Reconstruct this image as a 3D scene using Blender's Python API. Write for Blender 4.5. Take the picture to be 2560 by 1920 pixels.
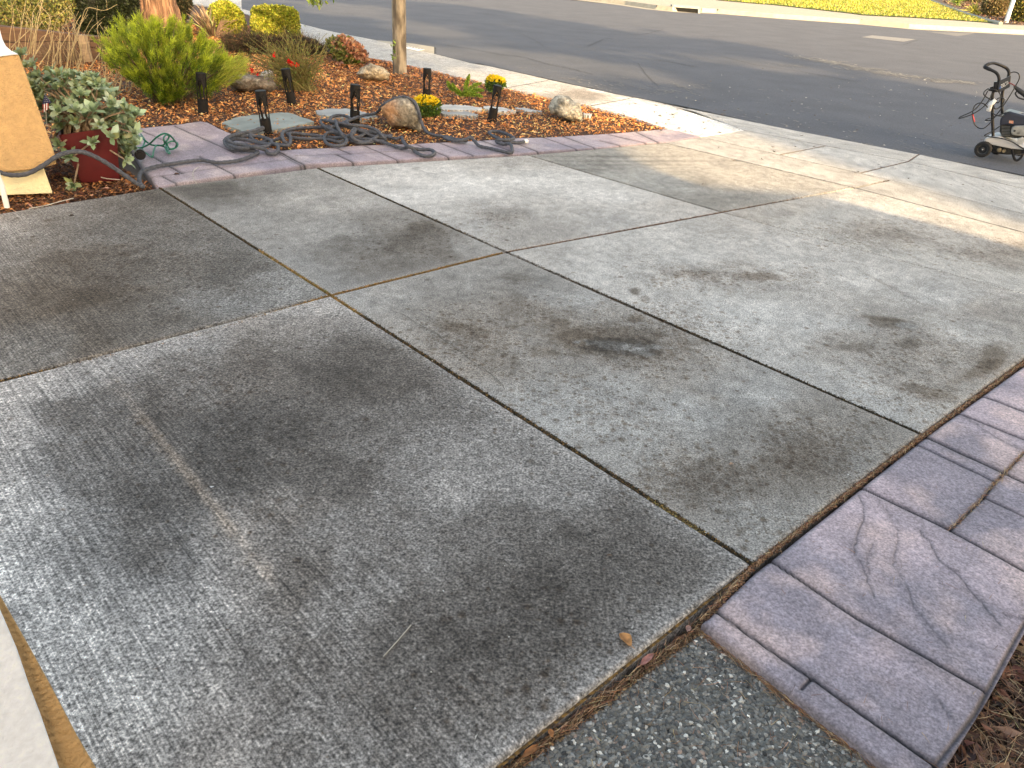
import bpy, math, random
import numpy as np
from mathutils import Vector, Matrix, noise as mnoise
random.seed(7); rng = np.random.default_rng(7)
for o in list(bpy.data.objects): bpy.data.objects.remove(o)
SC = bpy.context.scene
# ------------------------------------------------------------------ camera
F = 1890.0; H = 1.75
va = np.array([-748-1280, -258-960, F]); vb = np.array([3589-1280, 37-960, F])
NRM = np.cross(va, vb); NRM /= np.linalg.norm(NRM)
if NRM[1] < 0: NRM = -NRM
FW = np.array([0, 0, 1.0]) - NRM*NRM[2]; FW /= np.linalg.norm(FW)
RT = np.cross(NRM, FW)
cam = bpy.data.cameras.new('camera'); co = bpy.data.objects.new('camera', cam)
SC.collection.objects.link(co); SC.camera = co
axx = Vector((RT[0], FW[0], -NRM[0])); axd = Vector((RT[1], FW[1], -NRM[1])); axf = Vector((RT[2], FW[2], -NRM[2]))
M = Matrix.Identity(4)
for i in range(3):
    M[i][0] = axx[i]; M[i][1] = -axd[i]; M[i][2] = -axf[i]
M[2][3] = H
co.matrix_world = M
cam.sensor_width = 36; cam.lens = F/2560*36; cam.clip_start = 0.05; cam.clip_end = 600
SC.render.resolution_x = 1024; SC.render.resolution_y = 768
# ------------------------------------------------------------------ world, sun, exposure
EL = math.radians(21); AZ = np.array([0.60, -0.80])          # horizontal direction TOWARDS the sun
SUN = Vector((AZ[0]*math.cos(EL), AZ[1]*math.cos(EL), math.sin(EL)))
w = bpy.data.worlds.new('World'); SC.world = w; w.use_nodes = True
nt = w.node_tree; bg = nt.nodes['Background']
sky = nt.nodes.new('ShaderNodeTexSky'); sky.sky_type = 'NISHITA'; sky.sun_disc = False
sky.sun_elevation = EL; sky.sun_rotation = math.atan2(AZ[0], AZ[1])
sky.air_density = 1.0; sky.dust_density = 3.0; sky.ozone_density = 0.6
nt.links.new(sky.outputs[0], bg.inputs[0]); bg.inputs[1].default_value = 0.15
sl = bpy.data.lights.new('sun', 'SUN'); sl.energy = 2.2; sl.angle = math.radians(0.8); sl.color = (1, 0.80, 0.54)
so = bpy.data.objects.new('sun', sl); SC.collection.objects.link(so)
so.rotation_euler = SUN.to_track_quat('Z', 'Y').to_euler()
SC.view_settings.view_transform = 'Standard'; SC.view_settings.look = 'None'
SC.view_settings.exposure = 2.08; SC.view_settings.gamma = 1
SC.view_settings.use_white_balance = True; SC.view_settings.white_balance_temperature = 8250; SC.view_settings.white_balance_tint = 10
# ------------------------------------------------------------------ picture <-> ground helpers (photograph is 2560 wide)
def S(x, y, z=0.0):                     # source pixel -> ground point at height z
    d = np.array([x-1280, y-960, F]); t = (H-z)/(d @ NRM); p = d*t
    return np.array([p @ RT, p @ FW])
DK = 2560/2212
def P(x, y, z=0.0): return S(x*DK, y*DK, z)
def ray(x, y):
    d = np.array([x-1280, y-960, F]); return np.array([d @ RT, d @ FW, -(d @ NRM)])
def V(x, y, base, dep=0.0):             # source pixel -> point on the upright plane standing at ground point base
    b = np.array(base); hd = b/np.linalg.norm(b); r = ray(x, y)
    t = (b @ hd + dep)/(r[:2] @ hd)
    return Vector((r[0]*t, r[1]*t, H + r[2]*t))
def zoomf(x0, y0, k): return lambda x, y: (x0+x/k, y0+y/k)
zf1 = zoomf(0, 240, 5.183); zf2 = zoomf(320, 280, 5.267); zf3 = zoomf(740, 260, 5.267); zf4 = zoomf(1100, 160, 5.267)
za = zoomf(0, 0, 3.456); zb = zoomf(540, 0, 3.456); zc = zoomf(1080, 0, 3.456); zd = zoomf(1540, 0, 2.1686)
z5 = zoomf(1500, 180, 2.765); z6 = zoomf(1700, 880, 1.5953); z7 = zoomf(1100, 1400, 2.212); zw = zoomf(2340, 100, 4.877)
def g(zf, pts, z=0.0): return [S(*zf(x, y), z) for x, y in pts]
# ------------------------------------------------------------------ numpy noise
def _h(ix, iy, s):
    n = (ix.astype(np.int64)*374761393 + iy.astype(np.int64)*668265263 + s*1442695041) & 0xffffffff
    n = ((n ^ (n >> 13))*1274126177) & 0xffffffff
    return ((n ^ (n >> 16)) & 0xffff)/65535.0
def vnoise(x, y, s=0):
    ix = np.floor(x); iy = np.floor(y); fx = x-ix; fy = y-iy
    fx = fx*fx*(3-2*fx); fy = fy*fy*(3-2*fy)
    a = _h(ix, iy, s); b = _h(ix+1, iy, s); c = _h(ix, iy+1, s); d = _h(ix+1, iy+1, s)
    return (a*(1-fx)+b*fx)*(1-fy)+(c*(1-fx)+d*fx)*fy
def fbm(x, y, s=0, o=4):
    r = 0; a = .5; t = 0
    for i in range(o):
        r = r+a*vnoise(x*2**i, y*2**i, s+i*17); t += a; a *= .5
    return r/t
def lin(v):
    v = np.asarray(v, float)/255.0
    return np.where(v < .04045, v/12.92, ((v+.055)/1.055)**2.4)
# ------------------------------------------------------------------ materials
MATS = {}
def mat(name, col=(.5, .5, .5), rough=.8, attr=None, var=.25, vs=20, bump=0, bs=80, metal=0, spec=.4, transl=0, col2=None, vdet=4, stretch=None, coat=0, bdist=.01):
    if name in MATS: return MATS[name]
    m = bpy.data.materials.new(name); m.use_nodes = True; MATS[name] = m
    n = m.node_tree; L = n.links.new; b = n.nodes['Principled BSDF']
    b.inputs['Roughness'].default_value = rough; b.inputs['Metallic'].default_value = metal
    b.inputs['Specular IOR Level'].default_value = spec; b.inputs['Coat Weight'].default_value = coat
    tc = n.nodes.new('ShaderNodeTexCoord'); vec = tc.outputs['Object']
    if stretch:
        mp = n.nodes.new('ShaderNodeMapping'); mp.inputs['Scale'].default_value = stretch; L(vec, mp.inputs[0]); vec = mp.outputs[0]
    no = n.nodes.new('ShaderNodeTexNoise'); no.inputs['Scale'].default_value = vs; no.inputs['Detail'].default_value = vdet; L(vec, no.inputs['Vector'])
    if attr:
        at = n.nodes.new('ShaderNodeAttribute'); at.attribute_name = attr; base = at.outputs['Color']
    else:
        rg = n.nodes.new('ShaderNodeRGB'); rg.outputs[0].default_value = (*col, 1); base = rg.outputs[0]
    if col2:
        mx = n.nodes.new('ShaderNodeMix'); mx.data_type = 'RGBA'; L(base, mx.inputs[6]); mx.inputs[7].default_value = (*col2, 1)
        cr = n.nodes.new('ShaderNodeMapRange'); cr.inputs[1].default_value = .42; cr.inputs[2].default_value = .6; L(no.outputs[0], cr.inputs[0]); L(cr.outputs[0], mx.inputs[0]); base = mx.outputs[2]
    mr = n.nodes.new('ShaderNodeMapRange'); mr.inputs[1].default_value = .3; mr.inputs[2].default_value = .7
    mr.inputs[3].default_value = 1-var; mr.inputs[4].default_value = 1+var; mr.clamp = False; L(no.outputs[0], mr.inputs[0])
    mu = n.nodes.new('ShaderNodeVectorMath'); mu.operation = 'SCALE'; L(base, mu.inputs[0]); L(mr.outputs[0], mu.inputs['Scale'])
    L(mu.outputs[0], b.inputs['Base Color'])
    if bump:
        bn = n.nodes.new('ShaderNodeTexNoise'); bn.inputs['Scale'].default_value = bs; bn.inputs['Detail'].default_value = 4; L(vec, bn.inputs['Vector'])
        bp = n.nodes.new('ShaderNodeBump'); bp.inputs['Strength'].default_value = bump; bp.inputs['Distance'].default_value = bdist
        L(bn.outputs[0], bp.inputs['Height']); L(bp.outputs[0], b.inputs['Normal'])
    if transl:
        tr = n.nodes.new('ShaderNodeBsdfTranslucent'); L(mu.outputs[0], tr.inputs[0]); ms = n.nodes.new('ShaderNodeMixShader'); ms.inputs[0].default_value = transl
        L(b.outputs[0], ms.inputs[1]); L(tr.outputs[0], ms.inputs[2]); L(ms.outputs[0], n.nodes['Material Output'].inputs[0])
    return m
def concrete(name, grain=.35, streak=0.0, gs=170, mott=.22, sdir=(0.71, -0.71), rough=.85, bump=.35, flecks=.5, drips=False):
    m = bpy.data.materials.new(name); m.use_nodes = True
    n = m.node_tree; L = n.links.new; b = n.nodes['Principled BSDF']
    b.inputs['Roughness'].default_value = rough; b.inputs['Specular IOR Level'].default_value = .35
    ge = n.nodes.new('ShaderNodeNewGeometry'); at = n.nodes.new('ShaderNodeAttribute'); at.attribute_name = 'col'
    def nz(scale, det, vec=None, rg=.6):
        q = n.nodes.new('ShaderNodeTexNoise'); q.inputs['Scale'].default_value = scale; q.inputs['Detail'].default_value = det
        q.inputs['Roughness'].default_value = rg; L(vec or ge.outputs['Position'], q.inputs['Vector']); return q.outputs[0]
    def rng_(src, a, c, lo, hi, clamp=True):
        r = n.nodes.new('ShaderNodeMapRange'); r.clamp = clamp; r.inputs[1].default_value = a; r.inputs[2].default_value = c
        r.inputs[3].default_value = lo; r.inputs[4].default_value = hi; L(src, r.inputs[0]); return r.outputs[0]
    def mul(a, c):
        q = n.nodes.new('ShaderNodeMath'); q.operation = 'MULTIPLY'; L(a, q.inputs[0])
        if isinstance(c, float): q.inputs[1].default_value = c
        else: L(c, q.inputs[1])
        return q.outputs[0]
    n1 = nz(gs, 3); n2 = nz(gs*.5, 4); n3 = nz(14, 6)
    f1 = rng_(n1, .36, .64, 1-grain, 1+grain, False); f2 = rng_(n2, .33, .67, 1-mott, 1+mott, False); f3 = rng_(n3, .3, .7, 1-mott*.3, 1+mott*.3)
    tot = mul(mul(f1, f2), f3)
    vo = n.nodes.new('ShaderNodeTexVoronoi'); vo.inputs['Scale'].default_value = gs*.6; L(ge.outputs['Position'], vo.inputs['Vector'])
    fl = rng_(vo.outputs['Distance'], .10, .2, 1+flecks, 1.0); msk = rng_(nz(gs*.5, 1), .5, .56, 0, 1)
    fm = n.nodes.new('ShaderNodeMix'); fm.inputs[2].default_value = 1.0; L(msk, fm.inputs[0]); L(fl, fm.inputs[3]); tot = mul(tot, fm.outputs[0])
    if streak:
        # broom lines: noise stretched along the brushing direction
        dt = n.nodes.new('ShaderNodeVectorMath'); dt.operation = 'DOT_PRODUCT'; dt.inputs[1].default_value = (-sdir[1], sdir[0], 0); L(ge.outputs['Position'], dt.inputs[0])
        du = n.nodes.new('ShaderNodeVectorMath'); du.operation = 'DOT_PRODUCT'; du.inputs[1].default_value = (sdir[0], sdir[1], 0); L(ge.outputs['Position'], du.inputs[0])
        cb = n.nodes.new('ShaderNodeCombineXYZ'); L(mul(dt.outputs['Value'], 120.0), cb.inputs[0]); L(mul(du.outputs['Value'], 1.6), cb.inputs[1])
        sn = nz(1, 3, cb.outputs[0], .75); sa = n.nodes.new('ShaderNodeAttribute'); sa.attribute_name = 'broom'
        s1 = rng_(sn, .35, .65, 1-streak, 1+streak, False)
        smx = n.nodes.new('ShaderNodeMix'); smx.inputs[2].default_value = 1.0; L(sa.outputs['Fac'], smx.inputs[0]); L(s1, smx.inputs[3]); tot = mul(tot, smx.outputs[0])
    mu = n.nodes.new('ShaderNodeVectorMath'); mu.operation = 'SCALE'; L(at.outputs['Color'], mu.inputs[0]); L(tot, mu.inputs['Scale']); res_ = mu.outputs[0]
    if drips:
        wr = n.nodes.new('ShaderNodeTexNoise'); wr.inputs['Scale'].default_value = 70; L(ge.outputs['Position'], wr.inputs['Vector'])
        wa = n.nodes.new('ShaderNodeVectorMath'); wa.operation = 'SCALE'; wa.inputs['Scale'].default_value = .014; L(wr.outputs['Color'], wa.inputs[0])
        wb = n.nodes.new('ShaderNodeVectorMath'); wb.operation = 'ADD'; L(wa.outputs[0], wb.inputs[0]); L(ge.outputs['Position'], wb.inputs[1])
        fac = None
        for sc_v, rad in ((20, .33), (38, .38), (80, .4)):
            v1 = n.nodes.new('ShaderNodeTexVoronoi'); v1.inputs['Scale'].default_value = sc_v; v1.voronoi_dimensions = '2D'; L(wb.outputs[0], v1.inputs['Vector'])
            sx_ = n.nodes.new('ShaderNodeSeparateColor'); L(v1.outputs['Color'], sx_.inputs[0])
            sa2 = n.nodes.new('ShaderNodeAttribute'); sa2.attribute_name = 'spot'
            lt = n.nodes.new('ShaderNodeMath'); lt.operation = 'LESS_THAN'; L(sx_.outputs[0], lt.inputs[0]); L(sa2.outputs['Fac'], lt.inputs[1])
            dd_ = rng_(v1.outputs['Distance'], rad*.35, rad*1.3, .95, 0); one = mul(dd_, lt.outputs[0]); one = mul(one, rng_(sx_.outputs[1], 0, 1, .35, 1))
            if fac is None: fac = one
            else:
                mxm = n.nodes.new('ShaderNodeMath'); mxm.operation = 'MAXIMUM'; L(fac, mxm.inputs[0]); L(one, mxm.inputs[1]); fac = mxm.outputs[0]
        mxd = n.nodes.new('ShaderNodeMix'); mxd.data_type = 'RGBA'; L(fac, mxd.inputs[0]); L(res_, mxd.inputs[6])
        mdk = n.nodes.new('ShaderNodeVectorMath'); mdk.operation = 'MULTIPLY'; mdk.inputs[1].default_value = (.42, .34, .27); L(res_, mdk.inputs[0]); L(mdk.outputs[0], mxd.inputs[7]); res_ = mxd.outputs[2]
    L(res_, b.inputs['Base Color'])
    bp = n.nodes.new('ShaderNodeBump'); bp.inputs['Strength'].default_value = bump; bp.inputs['Distance'].default_value = .004; L(n1, bp.inputs['Height']); L(bp.outputs[0], b.inputs['Normal'])
    return m
# ------------------------------------------------------------------ objects
ORG = {}
def tag(o, label=None, cat=None, group=None, kind=None):
    if label: o['label'] = label
    if cat: o['category'] = cat
    if group: o['group'] = group
    if kind: o['kind'] = kind
    return o
def empty(name, loc, label=None, cat=None, group=None):
    o = bpy.data.objects.new(name, None); SC.collection.objects.link(o); o.location = Vector(loc); o.empty_display_size = .1
    ORG[o.name] = np.array([loc[0], loc[1], loc[2]], float); return tag(o, label, cat, group)
def npmesh(name, v, f, material, parent=None, cols=None, smooth=False, extra=None, origin=None, kind=None, label=None, cat=None, group=None):
    v = np.asarray(v, float).reshape(-1, 3)
    if parent is not None: og = ORG[parent.name]
    elif origin is not None: og = np.array(origin, float)
    elif kind: og = np.zeros(3)
    else: og = np.array([(v[:, 0].min()+v[:, 0].max())/2, (v[:, 1].min()+v[:, 1].max())/2, v[:, 2].min()])
    me = bpy.data.meshes.new(name); vv = (v-og)
    if isinstance(f, np.ndarray):
        k = f.shape[1]; me.vertices.add(len(vv)); me.vertices.foreach_set('co', vv.astype(np.float32).ravel())
        me.loops.add(f.size); me.loops.foreach_set('vertex_index', f.astype(np.int32).ravel())
        me.polygons.add(len(f)); me.polygons.foreach_set('loop_start', np.arange(0, f.size, k, dtype=np.int32)); me.polygons.foreach_set('loop_total', np.full(len(f), k, dtype=np.int32))
        me.update(calc_edges=True); me.validate()
    else: me.from_pydata(vv.tolist(), [], f); me.update()
    if cols is not None:
        a = me.attributes.new('col', 'FLOAT_COLOR', 'POINT'); c = np.ones((len(vv), 4), np.float32); c[:, :3] = cols; a.data.foreach_set('color', c.ravel())
    if extra:
        for kx, ar in extra.items():
            a = me.attributes.new(kx, 'FLOAT', 'POINT'); a.data.foreach_set('value', ar.astype(np.float32))
    if smooth: me.polygons.foreach_set('use_smooth', np.ones(len(me.polygons), bool))
    me.materials.append(material)
    o = bpy.data.objects.new(name, me); SC.collection.objects.link(o)
    if parent is not None: o.parent = parent
    else: o.location = Vector(og)
    ORG[o.name] = og
    return tag(o, label, cat, group, kind)
class MB:
    def __init__(s): s.v = []; s.f = []; s.c = []
    def add(s, v, f, col=None):
        n = len(s.v); s.v += [tuple(x) for x in v]; s.f += [tuple(i+n for i in q) for q in f]; s.c += [col or (1, 1, 1)]*len(v)
    def box(s, c, d, R=None, col=None):
        x, y, z = [k/2 for k in d]
        vs = [Vector((a*x, b*y, e*z)) for a in (-1, 1) for b in (-1, 1) for e in (-1, 1)]
        if R is not None: vs = [R @ k for k in vs]
        s.add([k+Vector(c) for k in vs], [(0, 1, 3, 2), (4, 6, 7, 5), (0, 4, 5, 1), (2, 3, 7, 6), (0, 2, 6, 4), (1, 5, 7, 3)], col)
    def prism(s, poly, off, col=None):      # poly: list of 3d points, off: extrusion vector
        n = len(poly); off = Vector(off); a = [Vector(p) for p in poly]
        s.add(a+[p+off for p in a], [tuple(range(n))[::-1], tuple(range(n, 2*n))]+[(i, (i+1) % n, n+(i+1) % n, n+i) for i in range(n)], col)
    def tube(s, pts, r, seg=8, col=None, caps=True):
        pts = [Vector(p) for p in pts]; n = len(pts); rs = r if hasattr(r, '__len__') else [r]*n
        T = [(pts[min(i+1, n-1)]-pts[max(i-1, 0)]).normalized() for i in range(n)]
        u = T[0].orthogonal().normalized(); vs = []
        for i in range(n):
            u = (u-T[i]*u.dot(T[i])); u = u.normalized() if u.length > 1e-6 else T[i].orthogonal().normalized(); w_ = T[i].cross(u)
            for k in range(seg):
                a = 2*math.pi*k/seg; vs.append(pts[i]+(u*math.cos(a)+w_*math.sin(a))*rs[i])
        fs = [(i*seg+k, i*seg+(k+1) % seg, (i+1)*seg+(k+1) % seg, (i+1)*seg+k) for i in range(n-1) for k in range(seg)]
        if caps: fs += [tuple(range(seg))[::-1], tuple(range((n-1)*seg, n*seg))]
        s.add(vs, fs, col)
    def cyl(s, a, b, r, seg=20, r2=None, col=None): s.tube([a, b], [r, r2 if r2 is not None else r], seg, col)
    def lathe(s, c, axis, prof, seg=28, col=None):   # prof: (along, radius)
        ax = Vector(axis).normalized(); u = ax.orthogonal().normalized(); w_ = ax.cross(u); c = Vector(c); vs = []
        for h_, r in prof:
            for k in range(seg):
                a = 2*math.pi*k/seg; vs.append(c+ax*h_+(u*math.cos(a)+w_*math.sin(a))*r)
        n = len(prof); s.add(vs, [(i*seg+k, i*seg+(k+1) % seg, (i+1)*seg+(k+1) % seg, (i+1)*seg+k) for i in range(n-1) for k in range(seg)]+[tuple(range(seg))[::-1], tuple(range((n-1)*seg, n*seg))], col)
    def build(s, name, m, parent=None, smooth=False, bevel=0, **k):
        o = npmesh(name, np.array(s.v), s.f, m, parent, cols=np.array(s.c) if any(c != (1, 1, 1) for c in s.c) else None, smooth=smooth, **k)
        if bevel:
            b = o.modifiers.new('bevel', 'BEVEL'); b.width = bevel; b.segments = 3; b.limit_method = 'ANGLE'
        if smooth:
            o.data.set_sharp_from_angle(angle=math.radians(40))
        return o
def smooth_path(pts, n=8):
    p = [Vector(a) for a in pts]; q = [p[0]*2-p[1]]+p+[p[-1]*2-p[-2]]; out = []
    for i in range(1, len(q)-2):
        for k in range(n):
            t = k/n; a, b, c, d = q[i-1], q[i], q[i+1], q[i+2]
            out.append(.5*((2*b)+(c-a)*t+(2*a-5*b+4*c-d)*t*t+(3*b-a-3*c+d)*t**3))
    out.append(p[-1]); return out
def blades(P0, D, L, W, bend, segs, cols, side=None):    # ribbons; P0 (n,3) D (n,3)
    n = len(P0); D = D/np.linalg.norm(D, axis=1, keepdims=True)
    sd = np.cross(D, rng.normal(size=(n, 3))) if side is None else side; sd /= (np.linalg.norm(sd, axis=1, keepdims=True)+1e-9)
    rows = []; 
    for k in range(segs+1):
        t = k/segs; c = P0+D*(L*t)[:, None]+bend*((t*t)*L)[:, None]; wd = (W*(1-t)**.7+W*.06)[:, None] if segs > 1 else W[:, None]
        rows += [c-sd*wd/2, c+sd*wd/2]
    v = np.stack(rows, 1).reshape(-1, 3); st = 2*(segs+1); base = np.arange(n)*st
    f = np.concatenate([np.stack([base+2*k, base+2*k+1, base+2*k+3, base+2*k+2], 1) for k in range(segs)])
    return v, f, np.repeat(cols, st, 0)
def leaves(Pc, D, L, W, cols, fold=.25, up=None):        # rhombic leaf folded along its rib: 6 verts, 4 tris as 2 quads
    n = len(Pc); D = D/np.linalg.norm(D, axis=1, keepdims=True)
    r = rng.normal(size=(n, 3)) if up is None else up+rng.normal(size=(n, 3))*.25
    sd = np.cross(D, r); sd /= (np.linalg.norm(sd, axis=1, keepdims=True)+1e-9); nn = np.cross(sd, D)
    L = L[:, None]; W = W[:, None]
    a = Pc; t = Pc+D*L; m1 = Pc+D*L*.35; m2 = Pc+D*L*.72
    v = np.stack([a, m1-sd*W*.42+nn*W*fold, m2-sd*W*.46+nn*W*fold, t, m2+sd*W*.46+nn*W*fold, m1+sd*W*.42+nn*W*fold], 1).reshape(-1, 3)
    b = np.arange(n)*6; f = np.concatenate([np.stack([b, b+3, b+2, b+1], 1), np.stack([b, b+5, b+4, b+3], 1)])
    return v, f, np.repeat(cols, 6, 0)
def vary(base, n, amt=.25, bases=None):
    if bases is not None: base = np.array(bases)[rng.integers(0, len(bases), n)]
    else: base = np.repeat(np.array([base]), n, 0)
    return np.clip(base*(1+rng.normal(size=(n, 1))*amt)*(1+rng.normal(size=(n, 3))*amt*.25), .002, 1)
def inpoly(x, y, poly):
    c = np.zeros(len(x), bool); n = len(poly)
    for i in range(n):
        x1, y1 = poly[i]; x2, y2 = poly[(i+1) % n]
        if y1 == y2: continue
        k = ((y1 > y) != (y2 > y)) & (x < (x2-x1)*(y-y1)/(y2-y1)+x1); c ^= k
    return c
def inpoly_pts(poly, n):
    poly = np.array(poly); lo = poly.min(0); hi = poly.max(0); out = []
    while sum(len(o) for o in out) < n:
        p = lo+(hi-lo)*rng.random((n*2, 2)); out.append(p[inpoly(p[:, 0], p[:, 1], poly)])
    return np.concatenate(out)[:n]
def dline(x, y, pts):                    # distance of points to a polyline
    d = np.full(len(x), 1e9)
    for a, b in zip(pts[:-1], pts[1:]):
        ab = b-a; t = np.clip(((x-a[0])*ab[0]+(y-a[1])*ab[1])/(ab @ ab+1e-12), 0, 1)
        d = np.minimum(d, np.hypot(x-a[0]-ab[0]*t, y-a[1]-ab[1]*t))
    return d
def resample(pts, ts):
    p = np.array(pts); s = np.r_[0, np.cumsum(np.linalg.norm(np.diff(p, axis=0), axis=1))]; s /= s[-1]
    return np.stack([np.interp(ts, s, p[:, 0]), np.interp(ts, s, p[:, 1])], 1)
def params(Ln, res, edge=True):
    t = np.linspace(0, 1, max(2, int(Ln/res)+1))
    if edge:
        e = np.array([.003, .007, .013, .02, .03])/Ln; t = np.r_[t, e, 1-e]
    return np.unique(np.clip(t, 0, 1))
def patch(name, e1, e2, res, z0, colf, zf=None, bevel=.006, bw=.014, gap=0, material=None, parent=None, thick=.09, **kw):
    e1 = np.array(e1); e2 = np.array(e2)
    L1 = np.linalg.norm(np.diff(e1, axis=0), axis=1).sum(); W1 = np.linalg.norm(e1-e2[:len(e1)] if len(e1) == len(e2) else e1[:1]-e2[:1], axis=1).max()
    u = params(L1, res); v = params(max(W1, np.linalg.norm(e1[-1]-e2[-1])), res)
    a = resample(e1, u); b = resample(e2, u)
    G_ = a[:, None]*(1-v[None, :, None])+b[:, None]*v[None, :, None]
    x = G_[..., 0].ravel(); y = G_[..., 1].ravel(); nu, nv = len(u), len(v)
    ring = [np.array(q) for q in (list(a), list(b), [a[0], b[0]], [a[-1], b[-1]])]
    de = np.minimum.reduce([dline(x, y, q) for q in ring])
    if gap:                              # pull the outline inwards for a joint
        c = G_.reshape(-1, 2).mean(0)
    z = np.full(len(x), float(z0)); z -= bevel*np.clip(1-de/bw, 0, 1)**2
    if zf is not None: z = z+zf(x, y)
    cols, extra = colf(x, y, de)
    idx = np.arange(nu*nv).reshape(nu, nv)
    f = np.stack([idx[:-1, :-1], idx[1:, :-1], idx[1:, 1:], idx[:-1, 1:]], -1).reshape(-1, 4)
    rim = np.r_[idx[:, 0], idx[-1, 1:], idx[::-1, -1][1:], idx[0, ::-1][1:-1]]
    vt = np.stack([x, y, z], 1); rv = vt[rim].copy(); rv[:, 2] = z0-thick; nb = len(vt)+np.arange(len(rim))
    f2 = np.stack([rim, nb, np.roll(nb, -1), np.roll(rim, -1)], 1)
    V_ = np.r_[vt, rv]; f = np.r_[f, f2]
    # consistent upward normals
    q = V_[f[0]]; nz_ = np.cross(q[1]-q[0], q[2]-q[0])[2]
    if nz_ < 0: f = f[:, ::-1].copy()
    cols = np.r_[cols, cols[rim]*.8]; ex = {k: np.r_[e, e[rim]] for k, e in extra.items()}
    return npmesh(name, V_, f, material, parent, cols=cols, extra=ex, smooth=False, **kw)
def sheet(name, pts, z, m, kind='structure', col=None, **k):
    v = [(p[0], p[1], z) for p in pts]
    ar = sum(v[i][0]*v[(i+1) % len(v)][1]-v[(i+1) % len(v)][0]*v[i][1] for i in range(len(v)))
    f = [tuple(range(len(v)))] if ar > 0 else [tuple(range(len(v)))[::-1]]
    return npmesh(name, v, f, m, None, kind=kind, cols=None if col is None else np.repeat([col], len(v), 0), **k)
# ------------------------------------------------------------------ ground, joints
sheet('ground', [(-150, -120), (150, -120), (150, 200), (-150, 200)], -.10, mat('dirt', (.10, .075, .055), .95, var=.3, vs=3))
def ln_int(a, b, c, d):
    A = np.array([b-a, -(d-c)]).T; t = np.linalg.solve(A, c-a); return a+(b-a)*t[0]
m2a, m2b = P(1628, 1218), P(2212, 780)
L1p = [P(345, 405), P(715, 637), P(1628, 1218)]
L2p = [P(685, 362), P(1093, 544), P(1993, 937)]
X1, X2, X3, X4 = P(715, 637), P(1093, 544), P(1560, 458), P(1848, 406)
L3a = P(1140, 335); L3c = ln_int(X3, P(1760, 512), m2a, m2b)
L4a = P(1434, 308); L4c = ln_int(X4, P(2212, 502), m2a, m2b+(m2b-m2a))
L5a = P(1515, 296); L5b = P(1924, 389); L5c = ln_int(L5b, P(2212, 462), m2a, m2b)
L6a = P(1607, 281); L6b = P(1962, 349); L6m = P(1784, 315)
L6c = S(2620, 486)
roadn = [S(*zd(0, 507)), S(*zd(370, 575)), S(*zd(880, 690)), S(*zd(1300, 770)), S(*zd(1640, 838)), S(2560, 437), S(2900, 520)]
L1n, M1n = P(0, 460), P(0, 822)
d1 = (X1-L1p[0]); 
Ldir = (L1p[2]-L1p[0])/np.linalg.norm(L1p[2]-L1p[0])
B0 = P(1090, 1659)-np.array([.73, .68])*.9                 # driveway edge continued below the frame
lft = -np.array([.73, .68])
TLa = L1p[0]+(P(0, 460)-L1p[0])*1.9; TLm = X1+(P(0, 822)-X1)*1.9; TLb = B0+Ldir*0-np.array([.73, .68])*1.4
# joints' dirt: one narrow sheet under the slabs
mj = mat('joint_dirt', (.075, .05, .03), .95, var=.5, vs=60, col2=(.22, .12, .035))
sheet('joint_bed', [TLa, L1p[0], L2p[0], L3a, L4a, L6a, roadn[2]*1, roadn[-1], L4c+np.array([2, 1.2]), m2b, m2a, B0, TLb], -.016, mj)
# ------------------------------------------------------------------ driveway slabs: stains authored as (x, y, grey, brown) in the photograph, laid on the ground
def shep(x, y, ctl, pw=3.6):
    num = 0; den = 0; nb = 0
    wx = x+.22*(fbm(x*3.1, y*3.1, 3, 5)-.5)*2; wy = y+.22*(fbm(x*3.1+9, y*3.1, 5, 5)-.5)*2
    for cx, cy, v, t in ctl:
        p = P(cx, cy); dd = (wx-p[0])**2+(wy-p[1])**2
        ww = 1/(dd+.004)**(pw/2); num = num+ww*lin(v); nb = nb+ww*t; den = den+ww
    return num/den, nb/den
def blob(x, y, cx, cy, rx, ry, rot=0.0, soft=1.0, warp=.35, s=0):
    c = P(cx, cy); e = 1.0; J = np.stack([(P(cx+e, cy)-P(cx-e, cy))/2, (P(cx, cy+e)-P(cx, cy-e))/2], 1); Ji = np.linalg.inv(J)
    dx = Ji[0, 0]*(x-c[0])+Ji[0, 1]*(y-c[1]); dy = Ji[1, 0]*(x-c[0])+Ji[1, 1]*(y-c[1])
    cr, sr = math.cos(rot), math.sin(rot); a = (dx*cr+dy*sr)/rx; b = (-dx*sr+dy*cr)/ry
    r = np.sqrt(a*a+b*b)*(1+1.5*warp*(fbm(x*9+s, y*9, 31+s, 5)-.5)*2+.8*(fbm(x*34+s, y*34, 37+s, 3)-.5))
    return 1/(1+np.exp(np.clip((r-1)*5/soft, -30, 30)))
def blobr(x, y, cx, cy, rx, ry):
    c = P(cx, cy); J = np.stack([(P(cx+1, cy)-P(cx-1, cy))/2, (P(cx, cy+1)-P(cx, cy-1))/2], 1); Ji = np.linalg.inv(J)
    dx = Ji[0, 0]*(x-c[0])+Ji[0, 1]*(y-c[1]); dy = Ji[1, 0]*(x-c[0])+Ji[1, 1]*(y-c[1]); return np.hypot(dx/rx, dy/ry)
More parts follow.
